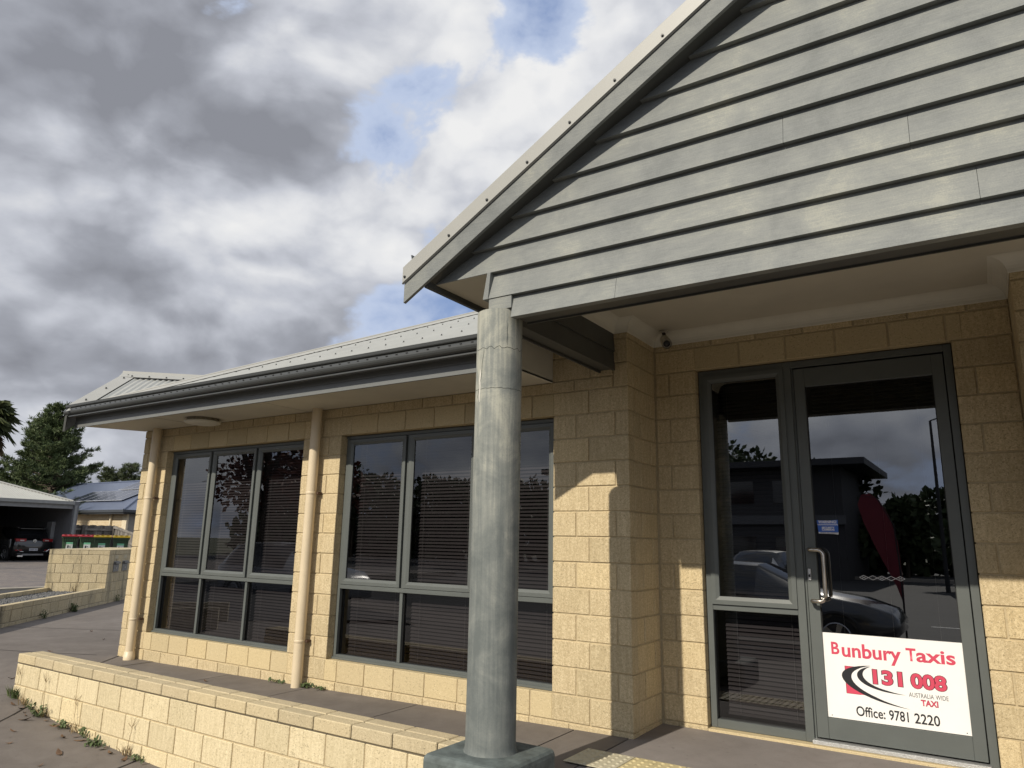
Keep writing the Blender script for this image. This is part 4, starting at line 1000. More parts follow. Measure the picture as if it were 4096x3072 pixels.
# ---- carport
CP = empty('carport', (-35, 11, zp)); tag(CP, 'grey carport with corrugated roof sheltering the parked black car', 'carport'); CPi = Matrix.Translation((35, -11, -zp))
def cp_(mb, n, m_, par=None, **k):
    o = mb.build(n, m_, par or CP, **k); o.matrix_parent_inverse = CPi if par is None else Matrix.Identity(4)
    return o
greyd = plain('grey_rendered_wall', (.155, .160, .170), .8, var=.08); steelg = plain('grey_carport_steel', (.22, .23, .235), .45)
cp_(MB().box(-42, -34.9, 13.15, 13.40, -.3, 2.68), 'side_wall', greyd)
cp_(MB().box(-34.9, -34.84, 13.19, 13.30, -.3, 2.5), 'downpipe', steelg)
cp_(MB().box(-42, -41.8, 8, 13.4, -.3, 2.6), 'rear_wall', plain('dark_carport_wall', (.05, .05, .052), .9))
cp_(MB().box(-42, -35.1, 7.0, 7.2, -.3, 2.6), 'far_wall', greyd)
cp_(MB().box(-35.1, -34.95, 7, 13.15, 2.33, 2.60), 'beam', steelg)
cp_(MB().box(-34.95, -34.82, 7, 13.15, 2.53, 2.68), 'gutter', plain('grey_carport_gutter', (.26, .27, .265), .45))
cp_(MB().box(-42, -35, 7.0, 13.15, 2.60, 2.62), 'ceiling', plain('carport_ceiling', (.12, .12, .12), .9))
Vc = []; n = 420
ys = np.linspace(6.2, 13.15, n + 1)
for i, y in enumerate(ys):
    dz = .022 * math.cos(2 * math.pi * y / .11); up_ = min(2.2, max(.0, (13.05 - y) * .80)); Vc += [(-34.86, y, 2.665 + dz), (-34.86 - up_ * 1.15, y, 2.665 + up_ * .42 + dz)]
rf = raw('roof', Vc, [(2 * i, 2 * i + 1, 2 * i + 3, 2 * i + 2) for i in range(n)], M['roof'], CP, True); rf.matrix_parent_inverse = CPi
hc = MB().tube([(-34.86, 13.08, 2.69), (-37.4, 10.3, 3.62)], .055, 8); cp_(hc, 'hip_capping', M['capping'])
cp_(MB().tube([(-37.4, 10.3, 3.62), (-37.4, 6.2, 3.62)], .06, 8), 'ridge_capping', M['capping'])
cp_(MB().cbox(-36.9, -36.4, 12.98, 13.15, .72, 1.72, .01), 'meter_box', plain('grey_meter_box', (.30, .31, .32), .5))
cp_(MB().cbox(-37.5, -37.3, 13.05, 13.15, .70, 1.2, .01), 'switch_box', plain('grey_switch_box', (.36, .37, .38), .5))
scr = MB().box(-41.6, -41.5, 9.3, 9.4, 0, 2.3).box(-41.6, -41.5, 12.1, 12.2, 0, 2.3); so = cp_(scr, 'slat_screen', M['black'])
for i in range(11):
    o = MB().box(-41.62, -41.60, 9.0, 12.6, 1.05 + i * .105, 1.105 + i * .105).build('slat', plain('timber_slat', (.20, .14, .09), .7) if i == 0 else bpy.data.materials['timber_slat'], so); 
MB().quad((-41.7, 9.0, .9), (-41.7, 12.6, .9), (-41.7, 12.6, 2.35), (-41.7, 9.0, 2.35)).build('backing', plain('screen_backing', (.28, .25, .20), .9), so)

# ---- cars
def paint(name, col, rough=.22): 
    m_ = plain(name, col, rough, var=.03, spec=.6, coat=.8); return m_
carglass = plain('car_glass', (.010, .011, .013), .08, var=.05, spec=.8)
tyre_m = plain('tyre_rubber', (.014, .014, .014), .85); rim_m = plain('alloy_rim', (.42, .43, .45), .3, metal=.8)
lamp_red = plain('tail_lamp_red', (.30, .012, .016), .2, var=.1); chrome = plain('chrome', (.72, .72, .72), .18, metal=1.0, var=.03)
def car(name, loc, rz, body_m, st, L, label, group=None, wheel_r=.33, wx=(.82, 3.42), half=.88, rear=True):
    """st: stations (x, zb, w_sill, z_belt, w_belt, z_top, w_top); rear at x=0, heading +x"""
    root = empty(name, loc, rz); tag(root, label, 'car', group)
    rings = []
    for x, zb, ws, zbelt, wb, zt, wt in st:
        h = [(0, zb), (ws * .86, zb), (ws, zb + .12), (ws * 1.01, (zb + zbelt) / 2 + .05), (wb, zbelt), ((wb + wt) / 2 + .015, (zbelt + zt) / 2), (wt, zt - .03), (wt * .82, zt), (0, zt + .015)]
        full = [(x, -y, z) for y, z in h[::-1]] + [(x, y, z) for y, z in h[1:]]
        rings.append(full)
    m = len(rings[0]); body = MB(); gl = MB(); vs = [p for r_ in rings for p in r_]; bf, gf = [], []
    for i in range(len(rings) - 1):
        xm = (st[i][0] + st[i + 1][0]) / 2; rise = abs(st[i + 1][5] - st[i][5]) / max(.01, st[i + 1][0] - st[i][0])
        hi = min(st[i][5] - st[i][3], st[i + 1][5] - st[i + 1][3])
        for k in range(m - 1):
            fidx = (i * m + k, i * m + k + 1, (i + 1) * m + k + 1, (i + 1) * m + k); kk = k if k < 8 else 15 - k    # 0 = roof centre ... 7 = floor
            side = kk in (2, 3) and hi > .25
            scr_ = kk in (0, 1) and rise > .38 and max(st[i][5], st[i + 1][5]) > 1.2 and min(st[i][5], st[i + 1][5]) > .85
            (gf if (side or scr_) else bf).append(fidx)
    bf += [tuple(range(m)), tuple(range((len(rings) - 1) * m, len(rings) * m))]
    body.add(vs, bf).build('body', body_m, root, True); gl.add(vs, gf).build('window', carglass, root, True)
    for x in wx:
        for sgn in (-1, 1):
            y = sgn * (half - .10); w = MB(); prof = [(.20, -.10), (wheel_r - .03, -.11), (wheel_r, -.08), (wheel_r, .08), (wheel_r - .03, .11), (.20, .10)]
            def spin(prof, seg=28):
                mb = MB(); vs = []
                for r_, a in prof:
                    for k in range(seg): t = 2 * math.pi * k / seg; vs.append((x + r_ * math.cos(t), y + a, wheel_r + r_ * math.sin(t)))
                return mb.add(vs, [(i * seg + k, i * seg + (k + 1) % seg, (i + 1) * seg + (k + 1) % seg, (i + 1) * seg + k) for i in range(len(prof) - 1) for k in range(seg)])
            tw = spin(prof).build('wheel', tyre_m, root, True)
            rm_ = spin([(.235, sgn * .10), (.215, sgn * .112), (.205, sgn * .09)]); 
            for s5 in range(5):
                t = s5 * 2 * math.pi / 5; c, s2 = math.cos(t), math.sin(t); pts = [(.03, -.03), (.21, -.045), (.21, .045), (.03, .03)]
                rm_.add([(x + a * c - b * s2, y + sgn * .108, wheel_r + a * s2 + b * c) for a, b in pts], [(0, 1, 2, 3)])
            rm_.build('rim', rim_m, tw)
            arch = spin([(wheel_r + .035, sgn * .115), (wheel_r + .075, sgn * .118), (wheel_r + .075, sgn * .07)]); arch.build('wheel_arch', M['black'], root, True)
    return root
suv = [(0.0, .46, .66, .90, .70, .94, .58), (.05, .36, .80, .95, .80, 1.00, .66), (.16, .26, .86, 1.00, .83, 1.06, .70), (.40, .22, .87, 1.02, .85, 1.40, .63), (.52, .22, .87, 1.02, .86, 1.52, .61), (.80, .22, .88, 1.01, .87, 1.575, .62), (1.6, .22, .88, 1.00, .88, 1.60, .63), (2.4, .22, .88, .98, .88, 1.56, .63), (2.75, .22, .88, .97, .88, 1.42, .64), (3.25, .22, .88, .95, .86, 1.03, .72), (3.9, .24, .86, .88, .80, .95, .66), (4.2, .30, .78, .74, .70, .82, .56), (4.3, .40, .62, .62, .56, .68, .44)]
mgx, mgy = -36.0, 12.15
mg = car('car', (mgx, mgy, -.155), math.pi, paint('black_car_paint', (.006, .006, .007)), suv, 4.3, 'black hatchback SUV parked tail out under the carport', half=.88)
def cb(n, x0, x1, y0, y1, z0, z1, m_, par=mg, c=.008): return MB().cbox(x0, x1, y0, y1, z0, z1, c).build(n, m_, par)
for sgn in (-1, 1):
    ys_ = sorted((sgn * .36, sgn * .80)); tl = cb('tail_light', -.005, .18, ys_[0], ys_[1], .92, 1.05, lamp_red); ys_ = sorted((sgn * .45, sgn * .62)); cb('reverse_lamp', -.012, -.004, ys_[0], ys_[1], .945, .995, plain('lamp_clear', (.55, .48, .46), .2) if sgn < 0 else bpy.data.materials['lamp_clear'], tl, .003)
    ys_ = sorted((sgn * .48, sgn * .76)); cb('reflector', -.004, .06, ys_[0], ys_[1], .50, .55, lamp_red)
    MB().tube([(-.012, sgn * .42, .455), (-.012, sgn * .56, .462), (.0, sgn * .70, .57)], .016, 6).build('chrome_trim', chrome, mg)
    MB().tube([(.45, sgn * .57, 1.545), (.8, sgn * .575, 1.60), (2.2, sgn * .575, 1.60), (2.5, sgn * .57, 1.55)], .016, 6).build('roof_rail', chrome, mg, True)
    cb('mirror', 2.75, 2.95, *sorted((sgn * .88, sgn * 1.02)), .98, 1.12, M['black'])
cb('spoiler', .22, .55, -.58, .58, 1.50, 1.535, bpy.data.materials['black_car_paint'])
cb('skid_plate', -.03, .1, -.46, .46, .28, .36, plain('grey_skid_plate', (.22, .22, .22), .4)); cb('exhaust', -.035, .1, .42, .66, .22, .30, chrome)
pl = cb('number_plate', -.020, -.006, -.185, .185, .50, .61, plain('number_plate_white', (.55, .56, .60), .5), mg, .003)
tx = text('1HJA 181', -.16, .16, .525, .585, 0, M['ink'], pl, .02, 'lettering')
me = tx.data; co = np.zeros(len(me.vertices) * 3, np.float32); me.vertices.foreach_get('co', co); co = co.reshape(-1, 3)
me.vertices.foreach_set('co', np.stack([np.full(len(co), -.0215), -co[:, 0], co[:, 2]], 1).astype(np.float32).ravel()); me.update()
oct_ = [(.075 * math.cos(t + .39), .96 + .075 * math.sin(t + .39)) for t in np.linspace(0, 2 * math.pi, 8, False)]
em = MB().prism(oct_, 'x', -.022, .0).build('emblem', chrome, mg)
MB().prism([(y * .80, .96 + (z - .96) * .80) for y, z in oct_], 'x', -.0235, -.02).build('emblem_field', M['black'], em)
t2 = text('MG', -.045, .045, .93, .99, 0, chrome, em, .03, 'lettering'); me = t2.data; co = np.zeros(len(me.vertices) * 3, np.float32); me.vertices.foreach_get('co', co); co = co.reshape(-1, 3)
me.vertices.foreach_set('co', np.stack([np.full(len(co), -.0245), -co[:, 0], co[:, 2]], 1).astype(np.float32).ravel()); me.update()
MB().tube([(.20, -.12, 1.07), (.235, .05, 1.13), (.24, .22, 1.135)], .008, 5).build('rear_wiper', M['black'], mg)

# ---- wheelie bins
binm = plain('green_bin_plastic', (.036, .075, .034), .55, var=.1); lids = {'red': plain('red_bin_lid', (.30, .022, .028), .5), 'yellow': plain('yellow_bin_lid', (.74, .50, .03), .5)}
sheetm = plain('bin_label', (.62, .66, .62), .6); mint = plain('bin_label_green', (.18, .50, .30), .6)
def wbin(x, y, rz, lid, label):
    r_ = empty('wheelie_bin', (x, y, -.03), rz); r_.scale = (1.04, 1.04, 1.10); tag(r_, label, 'bin', 'wheelie bins behind the letterbox wall')
    mb = MB(); rings = [(.22, .18, .06), (.27, .25, .90), (.30, .29, .905), (.30, .29, .97)]
    vs = [(sx_ * a, sy_ * b + (.0 if z < .5 else .02), z) for a, b, z in rings for sx_, sy_ in ((-1, -1), (1, -1), (1, 1), (-1, 1))]
    mb.add(vs, [(4 * i + k, 4 * i + (k + 1) % 4, 4 * i + 4 + (k + 1) % 4, 4 * i + 4 + k) for i in range(3) for k in range(4)] + [(0, 1, 2, 3)]); mb.build('body', binm, r_, bevel=.02)
    for k in range(7): MB().box(-.255 + k * .08, -.235 + k * .08, -.285, -.235, .80, .905).build('rib', binm, r_)
    lm = MB(); lp = [(-.32, .97), (.34, .97), (.34, 1.02), (.20, 1.05), (-.16, 1.05), (-.32, 1.01)]
    lm.prism([(a - .0, b) for a, b in lp], 'x', -.31, .31); l_ = lm.build('lid', lids[lid], r_, bevel=.012)
    for k in (-.18, 0.0, .18): MB().cbox(k - .05, k + .05, -.30, .28, 1.045, 1.06, .006).build('lid_ridge', lids[lid], l_)
    MB().tube([(-.26, .36, .98), (.26, .36, .98)], .018, 8).build('handle', binm, r_)
    for s2 in (-1, 1):
        vs = MB(); vs.lathe([(.10, -.03), (.10, .03)], 16); w_ = vs.build('wheel', tyre_m, r_); w_.matrix_local = Matrix.Translation((s2 * .26, .22, .10)) @ Matrix.Rotation(math.pi / 2, 4, 'Y')
    y0_, y1_ = -.262, -.236; lb = MB().add([(-.12, -.268, .76), (.12, -.268, .76), (.12, -.236, .44), (-.12, -.236, .44)], [(0, 1, 2, 3)]).build('paper_label', sheetm, r_)
    MB().add([(-.12, -.2695, .76), (.12, -.2695, .76), (.12, -.2625, .69), (-.12, -.2625, .69)], [(0, 1, 2, 3)]).build('label_band', mint, lb)
    lg = MB()
    for (a, b, c, d_) in ((-.07, -.02, .54, .64), (-.01, .05, .60, .62), (-.01, .07, .55, .565), (-.08, .08, .49, .505)):
        f_ = lambda z: -.268 + (.76 - z) * .1 - .002
        lg.quad((a, f_(c), c), (b, f_(c), c), (b, f_(d_), d_), (a, f_(d_), d_))
    lg.build('label_print', M['ink'], lb)
    return r_
rz = R(62)
wbin(-31.35, 11.52, rz, 'red', 'green wheelie bin with red lid at the left end of the row')
wbin(-30.55, 11.85, rz, 'red', 'green wheelie bin with red lid second from the left')
wbin(-31.0, 12.75, rz, 'red', 'red lidded green wheelie bin mostly hidden behind the second bin')
wbin(-28.6, 11.45, rz, 'yellow', 'green wheelie bin with yellow lid left of its pair')
wbin(-28.1, 11.95, rz, 'yellow', 'green wheelie bin with yellow lid at the right end of the row')

# ---- timber fence
FE = empty('timber_fence', (-36, 14, -.14)); tag(FE, 'weathered grey timber paling fence stepping down beside the bins', 'fence'); FEi = FE.matrix_basis.inverted()
def fe_(mb, n, m_): o = mb.build(n, m_, FE); o.matrix_parent_inverse = Matrix.Translation((36, -14, .14)); return o
tim = [plain('weathered_paling_%s' % s2, c, .9, var=.35, vscale=4) for s2, c in (('pale', (.20, .185, .165)), ('mid', (.14, .128, .115)), ('dark', (.085, .078, .07)))]
y = 13.45
while y < 15.8:
    h = 1.60 + random.uniform(-.02, .02); fe_(MB().box(-36.03 - random.uniform(0, .01), -36.0, y, y + .092, -.2, h), 'paling', random.choice(tim)); y += .105
for z in (.45, 1.34): fe_(MB().box(-35.99, -35.94, 13.45, 15.8, z, z + .10), 'rail', tim[0])
for yy in (13.45, 14.15, 15.72): fe_(MB().box(-35.94, -35.82, yy, yy + .12, -.2, 1.55), 'post', tim[2])
x = -35.9; k = 0
while x < -31.2:
    t = min(1, (x + 35.9) / 4.2); h = 1.60 - .62 * t; fe_(MB().box(x, x + .092, 15.8 - .55 * t - .03, 15.8 - .55 * t, -.2, h + random.uniform(-.015, .015)), 'paling', random.choice(tim)); x += .105; k += 1
for dz in (.12, .62):
    a, b = Vector((-35.9, 15.72, 1.60 - dz)), Vector((-31.2, 15.16, .98 - dz))
    fe_(MB().add([a, b, b + Vector((0, 0, .10)), a + Vector((0, 0, .10)), a + Vector((0, .05, 0)), b + Vector((0, .05, 0)), b + Vector((0, .05, .1)), a + Vector((0, .05, .1))], [(0, 1, 2, 3), (3, 2, 6, 7), (0, 4, 5, 1), (4, 7, 6, 5)]), 'rail', tim[0])

# ---- house behind
HO = empty('brick_house', (-40, 20, -.14)); tag(HO, 'cream brick house with blue grey hipped roof carrying solar panels', 'house'); HOi = Matrix.Translation((40, -20, .14))
def ho_(mb, n, m_, par=None): o = mb.build(n, m_, par or HO); o.matrix_parent_inverse = HOi if par is None else Matrix.Identity(4); return o
mh, gg, bb_ = mat('small_cream_brickwork'); bt = gg.n('ShaderNodeTexBrick')
mpn = gg.n('ShaderNodeMapping'); cmb = gg.n('ShaderNodeCombineXYZ'); sp_ = gg.n('ShaderNodeSeparateXYZ'); gg.put(sp_.inputs[0], wpos(gg)); gg.put(cmb.inputs[0], gg.math('ADD', sp_.outputs[0], sp_.outputs[1])); gg.put(cmb.inputs[1], sp_.outputs[2]); gg.put(bt.inputs['Vector'], cmb.outputs[0])
bt.inputs['Scale'].default_value = 1.0; bt.inputs['Brick Width'].default_value = .31; bt.inputs['Row Height'].default_value = .145; bt.inputs['Mortar Size'].default_value = .010
bt.inputs['Color1'].default_value = (.60, .48, .30, 1); bt.inputs['Color2'].default_value = (.52, .41, .25, 1); bt.inputs['Mortar'].default_value = (.64, .56, .42, 1)
gg.put(bb_.inputs['Base Color'], bt.outputs[0]); bb_.inputs['Roughness'].default_value = .85
HX, HY = -37.9, 17.45                                       # near corner of the walls
ho_(MB().box(-52, HX - .003, HY, 28, -.2, 2.30), 'wall', mh)
ho_(MB().box(HX, HX + .02, HY + .1, 28, -.2, 2.30), 'side_wall', plain('grey_render', (.27, .255, .225), .85))
ho_(MB().box(HX - .42, HX + .03, HY - .012, HY + .1, -.2, 2.30), 'corner_render', plain('cream_render', (.66, .58, .42), .8))
ho_(MB().box(-52.4, HX + .45, HY - .45, 28.4, 2.30, 2.33), 'soffit', plain('house_soffit', (.35, .33, .28), .8))
ggm = plain('dark_house_gutter', (.045, .050, .056), .4)
ho_(MB().box(-52.5, HX + .56, HY - .56, HY - .45, 2.36, 2.50), 'gutter', ggm); ho_(MB().box(HX + .45, HX + .56, HY - .45, 28.5, 2.36, 2.50), 'gutter', ggm)
ho_(MB().box(-52.4, HX + .45, HY - .47, HY - .45, 2.27, 2.50), 'fascia', ggm); ho_(MB().box(HX + .43, HX + .45, HY - .45, 28.4, 2.27, 2.50), 'fascia', ggm)
ho_(MB().box(HX - 1.55, HX - 1.45, HY - .12, HY - .02, -.2, 2.3), 'downpipe', plain('cream_house_downpipe', (.66, .58, .42), .6))
roofm = plain('blue_grey_steel_roof', (.115, .140, .205), .35, var=.08, spec=.6)
ex, ey, ez = HX + .5, HY - .5, 2.48; tp = .46; rh = 4.6
p = [(-52.5, ey, ez), (ex, ey, ez), (ex, ey + 2 * rh, ez), (-52.5, ey + 2 * rh, ez), (-52.5, ey + rh, ez + tp * rh), (ex - rh, ey + rh, ez + tp * rh)]
hr = ho_(MB().add(p, [(0, 1, 5, 4), (1, 2, 5), (2, 3, 4, 5)]), 'roof', roofm)
hv = MB()
for i in range(70):                                          # pressed ribs of the roof sheets
    x = ex - .25 - i * .2; yt = min(ey + rh, ey + (ex - x)); hv.quad((x - .02, ey, ez + .002), (x + .02, ey, ez + .002), (x + .012, yt, ez + tp * (yt - ey) + .022), (x - .012, yt, ez + tp * (yt - ey) + .022))
hv.build('roof_ribs', roofm, hr)['kind'] = 'stuff'; hr.children[-1].matrix_parent_inverse = Matrix.Identity(4)
MB().tube([(ex, ey, ez + .03), (ex - rh, ey + rh, ez + tp * rh + .03)], .05, 6).build('hip_capping', roofm, hr); MB().tube([(-52.5, ey + rh, ez + tp * rh + .03), (ex - rh, ey + rh, ez + tp * rh + .03)], .05, 6).build('ridge_capping', roofm, hr)
pvm = plain('solar_cell', (.030, .036, .058), .12, var=.1, spec=.8); pvf = plain('solar_panel_frame', (.62, .64, .68), .35, metal=.4)
wl = {0: 'front', 1: 'rear'}; od = ('first', 'second', 'third', 'fourth', 'fifth', 'sixth')
for row in (0, 1):
    for i in range(6):
        x0_ = -46.2 + i * 1.06 + row * 2.6; y0_ = ey + 1.15 + row * 1.72
        r_ = empty('solar_panel', (x0_, y0_, ez + tp * (y0_ - ey) + .09)); r_.rotation_euler = (math.atan(tp), 0, 0)
        tag(r_, 'dark solar panel in the %s row on the house roof, %s from the left' % (wl[row], od[i]), 'solar panel', 'solar panels on the house roof')
        MB().box(0, 1.03, 0, 1.68, 0, .03).build('frame', pvf, r_); MB().box(.03, 1.0, .03, 1.65, .0305, .034).build('cells', pvm, r_)
# ================================================================== vegetation
FR_ = Vector((math.cos(YAW), math.sin(YAW), 0)); FF_ = Vector((-math.sin(YAW), math.cos(YAW), 0))
def place(s, h, z=-.2): p = CAM + FR_ * s + FF_ * h; return Vector((p.x, p.y, z))
def cards(cent, dirs, length, width, jitter=.3):
    """thin leaf quads: centre points, growth directions"""
    n = len(cent); d = dirs / np.linalg.norm(dirs, axis=1, keepdims=True)
    rv = rng.normal(size=(n, 3)); w = np.cross(d, rv); w /= np.linalg.norm(w, axis=1, keepdims=True) + 1e-9
    L = (length * rng.uniform(1 - jitter, 1 + jitter, n))[:, None]; Wd = (width * rng.uniform(1 - jitter, 1 + jitter, n))[:, None]
    a = cent - w * Wd * .35; b = cent + w * Wd * .35; c = cent + d * L * .55 + w * Wd; e = cent + d * L; f = cent + d * L * .55 - w * Wd
    V = np.stack([a, b, c, e, f], 1).reshape(-1, 3); F = np.arange(n)[:, None] * 5 + np.array([0, 1, 2, 3, 4])[None]
    return V, F
def conifer(s, h, H_, rad, label, m, seed, z0=-.2, group=None, nb=46, dens=1.0, name='pine_tree', shape=.9, low=.12):
    rg = np.random.default_rng(seed); base = place(s, h, z0); root = empty(name, tuple(base)); tag(root, label, 'tree', group)
    tr = MB(); tr.tube([(0, 0, 0), (.08, .05, H_ * .4), (.0, .1, H_ * .75), (.05, .0, H_ * .98)], [H_ * .022, H_ * .016, H_ * .009, .02], 8)
    cs, ds = [], []
    for i in range(nb):
        t = (i + rg.uniform(0, 1)) / nb; z = H_ * (low + (1 - low) * t ** .9); R_ = rad * (1 - t) ** shape * rg.uniform(.55, 1.15) * (.75 + .25 * min(1, t * 5)) + .15
        for b in range(4):
            a = rg.uniform(0, 6.28); up = rg.uniform(-.02, .28) + .55 * t * t; e = np.array([math.cos(a), math.sin(a), up]); p0 = np.array([0, 0, z]); RR = R_ * rg.uniform(.65, 1.05)
            tip = p0 + e * RR + np.array([0, 0, .10 * RR]); midp = p0 + e * RR * .55 + np.array([0, 0, -.05 * RR])
            tr.tube([tuple(p0), tuple(midp), tuple(tip)], [.045 * RR / 2 + .012, .022, .008], 4, False)
            for c in range(int(2 + RR * 2.6)):                     # foliage pads along side twigs
                u = rg.uniform(.30, 1.0); q0 = p0 + (midp - p0) * min(1, u / .55) if u < .55 else midp + (tip - midp) * (u - .55) / .45
                sa = a + rg.uniform(-1.1, 1.1); tw = np.array([math.cos(sa), math.sin(sa), rg.uniform(.05, .5)]); tl = rg.uniform(.25, .70) * (.4 + .3 * RR) ** .5
                tr.tube([tuple(q0), tuple(q0 + tw * tl)], [.012, .004], 3, False)
                for k in range(int(6 * dens)):
                    q = q0 + tw * tl * rg.uniform(.25, 1.1) + rg.normal(size=3) * np.array([.08, .08, .045])
                    k2 = 9; dd = rg.normal(size=(k2, 3)) * .6 + tw * .8 + np.array([0, 0, .55]); cs.append(np.repeat(q[None], k2, 0) + rg.normal(size=(k2, 3)) * .04); ds.append(dd)
    V, F = cards(np.concatenate(cs), np.concatenate(ds), .27, .024)
    raw('crown', V, F, m, root); tr.build('trunk', M['bark'], root)
    return root
conifer(-33.0, 52, 10.4, 3.7, 'tall dark pine tree with pointed top behind the carport', M['pine'], 3, nb=50, shape=.72, low=.10)
conifer(-35.6, 54.5, 9.75, 3.3, 'dark pine tree with blunter top left of the tallest pine', M['pine'], 5, nb=46, shape=.60, low=.12)
conifer(-38.9, 53, 6.6, 2.4, 'lower dark pine tree behind the carport roof at the left edge', M['pine'], 8, nb=30, shape=.6)
conifer(-36.9, 70, 8.0, 1.9, 'grey green conifer with the tallest tip behind the house roof', M['she_oak'], 11, nb=30, dens=.9, shape=.75, name='conifer_tree')
conifer(-38.9, 70, 7.5, 1.9, 'grey green conifer left of three behind the house roof', M['she_oak'], 12, nb=28, dens=.9, shape=.7, name='conifer_tree')
conifer(-35.4, 70, 7.3, 1.3, 'grey green conifer nearest the office wall behind the house', M['she_oak'], 13, nb=24, dens=.9, shape=.8, name='conifer_tree')
def frond(mb, p0, az, el, L, m_w=.05, droop=1.0, nl=16, ll=.32, fan=False):
    d = Vector((math.cos(az) * math.cos(el), math.sin(az) * math.cos(el), math.sin(el))); p = Vector(p0); pts = [p.copy()]
    for i in range(8): d = (d + Vector((0, 0, -.13 * droop * (1 + i * .15)))).normalized(); p = p + d * (L / 8); pts.append(p.copy())
    mb.tube(pts, [.016 - .0015 * i for i in range(9)], 4, False)
    if fan:
        tip = pts[4]; dd = (pts[4] - pts[3]).normalized(); sd_ = dd.cross(Vector((0, 0, 1))).normalized(); 
        for k in range(-nl, nl + 1):
            a = k / nl * 1.75; e = (dd * math.cos(a) + sd_ * math.sin(a)).normalized(); w = e.cross(Vector((0, 0, 1))).normalized() * m_w; l1 = tip + e * ll * .6; l2 = tip + e * ll * 1.15 + Vector((random.uniform(-.06, .06), random.uniform(-.06, .06), -.42 * ll * droop * random.uniform(.7, 1.3)))
            mb.add([tip - w * .3, tip + w * .3, l1 + w, l2, l1 - w], [(0, 1, 2, 3, 4)])
    else:
        for i in range(2, 9):
            for k in range(3):
                q = pts[i - 1].lerp(pts[i], k / 3); dd = (pts[i] - pts[i - 1]).normalized(); s_ = dd.cross(Vector((0, 0, 1))).normalized()
                for sg_ in (-1, 1):
                    e = (s_ * sg_ + dd * .7 + Vector((0, 0, -.25))).normalized(); w = dd * m_w * .35; t_ = q + e * ll * (1 - .06 * i)
                    mb.add([q - w, q + w, q.lerp(t_, .5) + w + Vector((0, 0, .02)), t_, q.lerp(t_, .5) - w + Vector((0, 0, .02))], [(0, 1, 2, 3, 4)])
pb = place(-19.35, 26, -.2); PM = empty('palm_tree', tuple(pb)); tag(PM, 'fan palm with drooping fronds cut off by the left edge', 'tree')
MB().tube([(0, 0, 0), (.05, .02, 2.5), (.0, .0, 5.3)], [.22, .18, .17], 12).build('trunk', M['bark'], PM)
gm, dm_ = MB(), MB()
for i in range(34): frond(gm, (0, 0, 5.35), i * 2.4, R(random.uniform(-5, 75)), random.uniform(1.0, 1.35), .022, 1.0, 13, .62, True)
for i in range(26): frond(dm_, (0, 0, 5.2), i * 2.4 + .5, R(random.uniform(-50, -5)), random.uniform(.75, 1.1), .020, 1.5, 11, .60, True)
gm.build('crown', M['palm'], PM); dm_.build('dead_fronds', M['palm_dead'], PM)
pb = place(-25.4, 42, -.2); PS = empty('palm_tree', tuple(pb)); tag(PS, 'short feathery palm rising behind the carport roof below the pines', 'tree')
MB().tube([(0, 0, 0), (0, 0, 2.3)], [.14, .10], 8).build('trunk', M['bark'], PS); gm = MB()
for i in range(18): frond(gm, (0, 0, 2.3), i * 2.4, R(random.uniform(30, 80)), random.uniform(1.2, 1.6), .04, .8, 10, .38)
gm.build('crown', M['palm'], PS)

# ---- weeds and litter along the wall
def zf(x, y): return zl(x, y) if (x > -5.3 and y < -1.15) else zg(min(x, -5.301), y)
def weed(x, y, n, hgt, label, kind='leafy', seed=0, m=None, z=None):
    rg = random.Random(seed); root = empty('weed', (x, y, zf(x, y) if z is None else z)); tag(root, label, 'weed', 'weeds growing along the wall bases')
    lf, stm = MB(), MB()
    for i in range(n):
        a = rg.uniform(0, 6.28); r_ = rg.uniform(0, .05); b = Vector((math.cos(a) * r_ * 1.6, math.sin(a) * r_ * .6 - .01, 0))
        if kind in ('grass', 'stalk'):
            l = hgt * rg.uniform(.5, 1.0); lean = Vector((rg.uniform(-.5, .5), rg.uniform(-.5, .15), 1)).normalized(); w = Vector((rg.uniform(-1, 1), rg.uniform(-1, 1), 0)).normalized() * .0032
            p1 = b + lean * l * .6; p2 = b + lean * l + Vector((lean.x, lean.y, -.15)) * l * .35
            lf.add([b - w, b + w, p1 + w * .9, p2, p1 - w * .9], [(0, 1, 2, 3, 4)])
        else:
            l = rg.uniform(.007, .020); st = b + Vector((rg.uniform(-.05, .05), rg.uniform(-.05, .03), rg.uniform(.01, hgt))); stm.tube([b, (b + st) / 2 + Vector((0, 0, .01)), st], .0016, 4)
            nrm = Vector((rg.uniform(-.6, .6), rg.uniform(-1, -.1), rg.uniform(.2, .9))).normalized(); t = nrm.cross(Vector((0, 0, 1))).normalized(); u = nrm.cross(t)
            pts = [st + t * (l * math.cos(q) * .62) + u * (l * math.sin(q)) + nrm * (.15 * l * math.cos(2 * q)) for q in np.linspace(0, 6.283, 8, False)]
            lf.add(pts, [tuple(range(8))])
    if kind == 'stalk':
        for i in range(2):
            x1 = Vector((rg.uniform(-.04, .05), rg.uniform(-.02, .01), hgt * rg.uniform(1.5, 2.1))); stm.tube([(0, -.01, 0), x1 * .5 + Vector((.008, -.012, 0)), x1], [.0018, .0014, .001], 4)
            for k in range(3): e = Vector((rg.uniform(-.05, .05), rg.uniform(-.03, .02), rg.uniform(.03, .08))); stm.tube([x1, x1 + e], [.0018, .0008], 4)
    lf.build('leaves', m or (M['weed'] if kind == 'leafy' else M['straw']), root)
    if stm.v: stm.build('stems', M['straw'] if kind == 'stalk' else M['weed'], root)
    return root
yw = gy0 - .015
weed(-5.17, yw, 60, .12, 'bushy grass tuft at the left corner of the garden wall', 'stalk', 1, M['weed'])
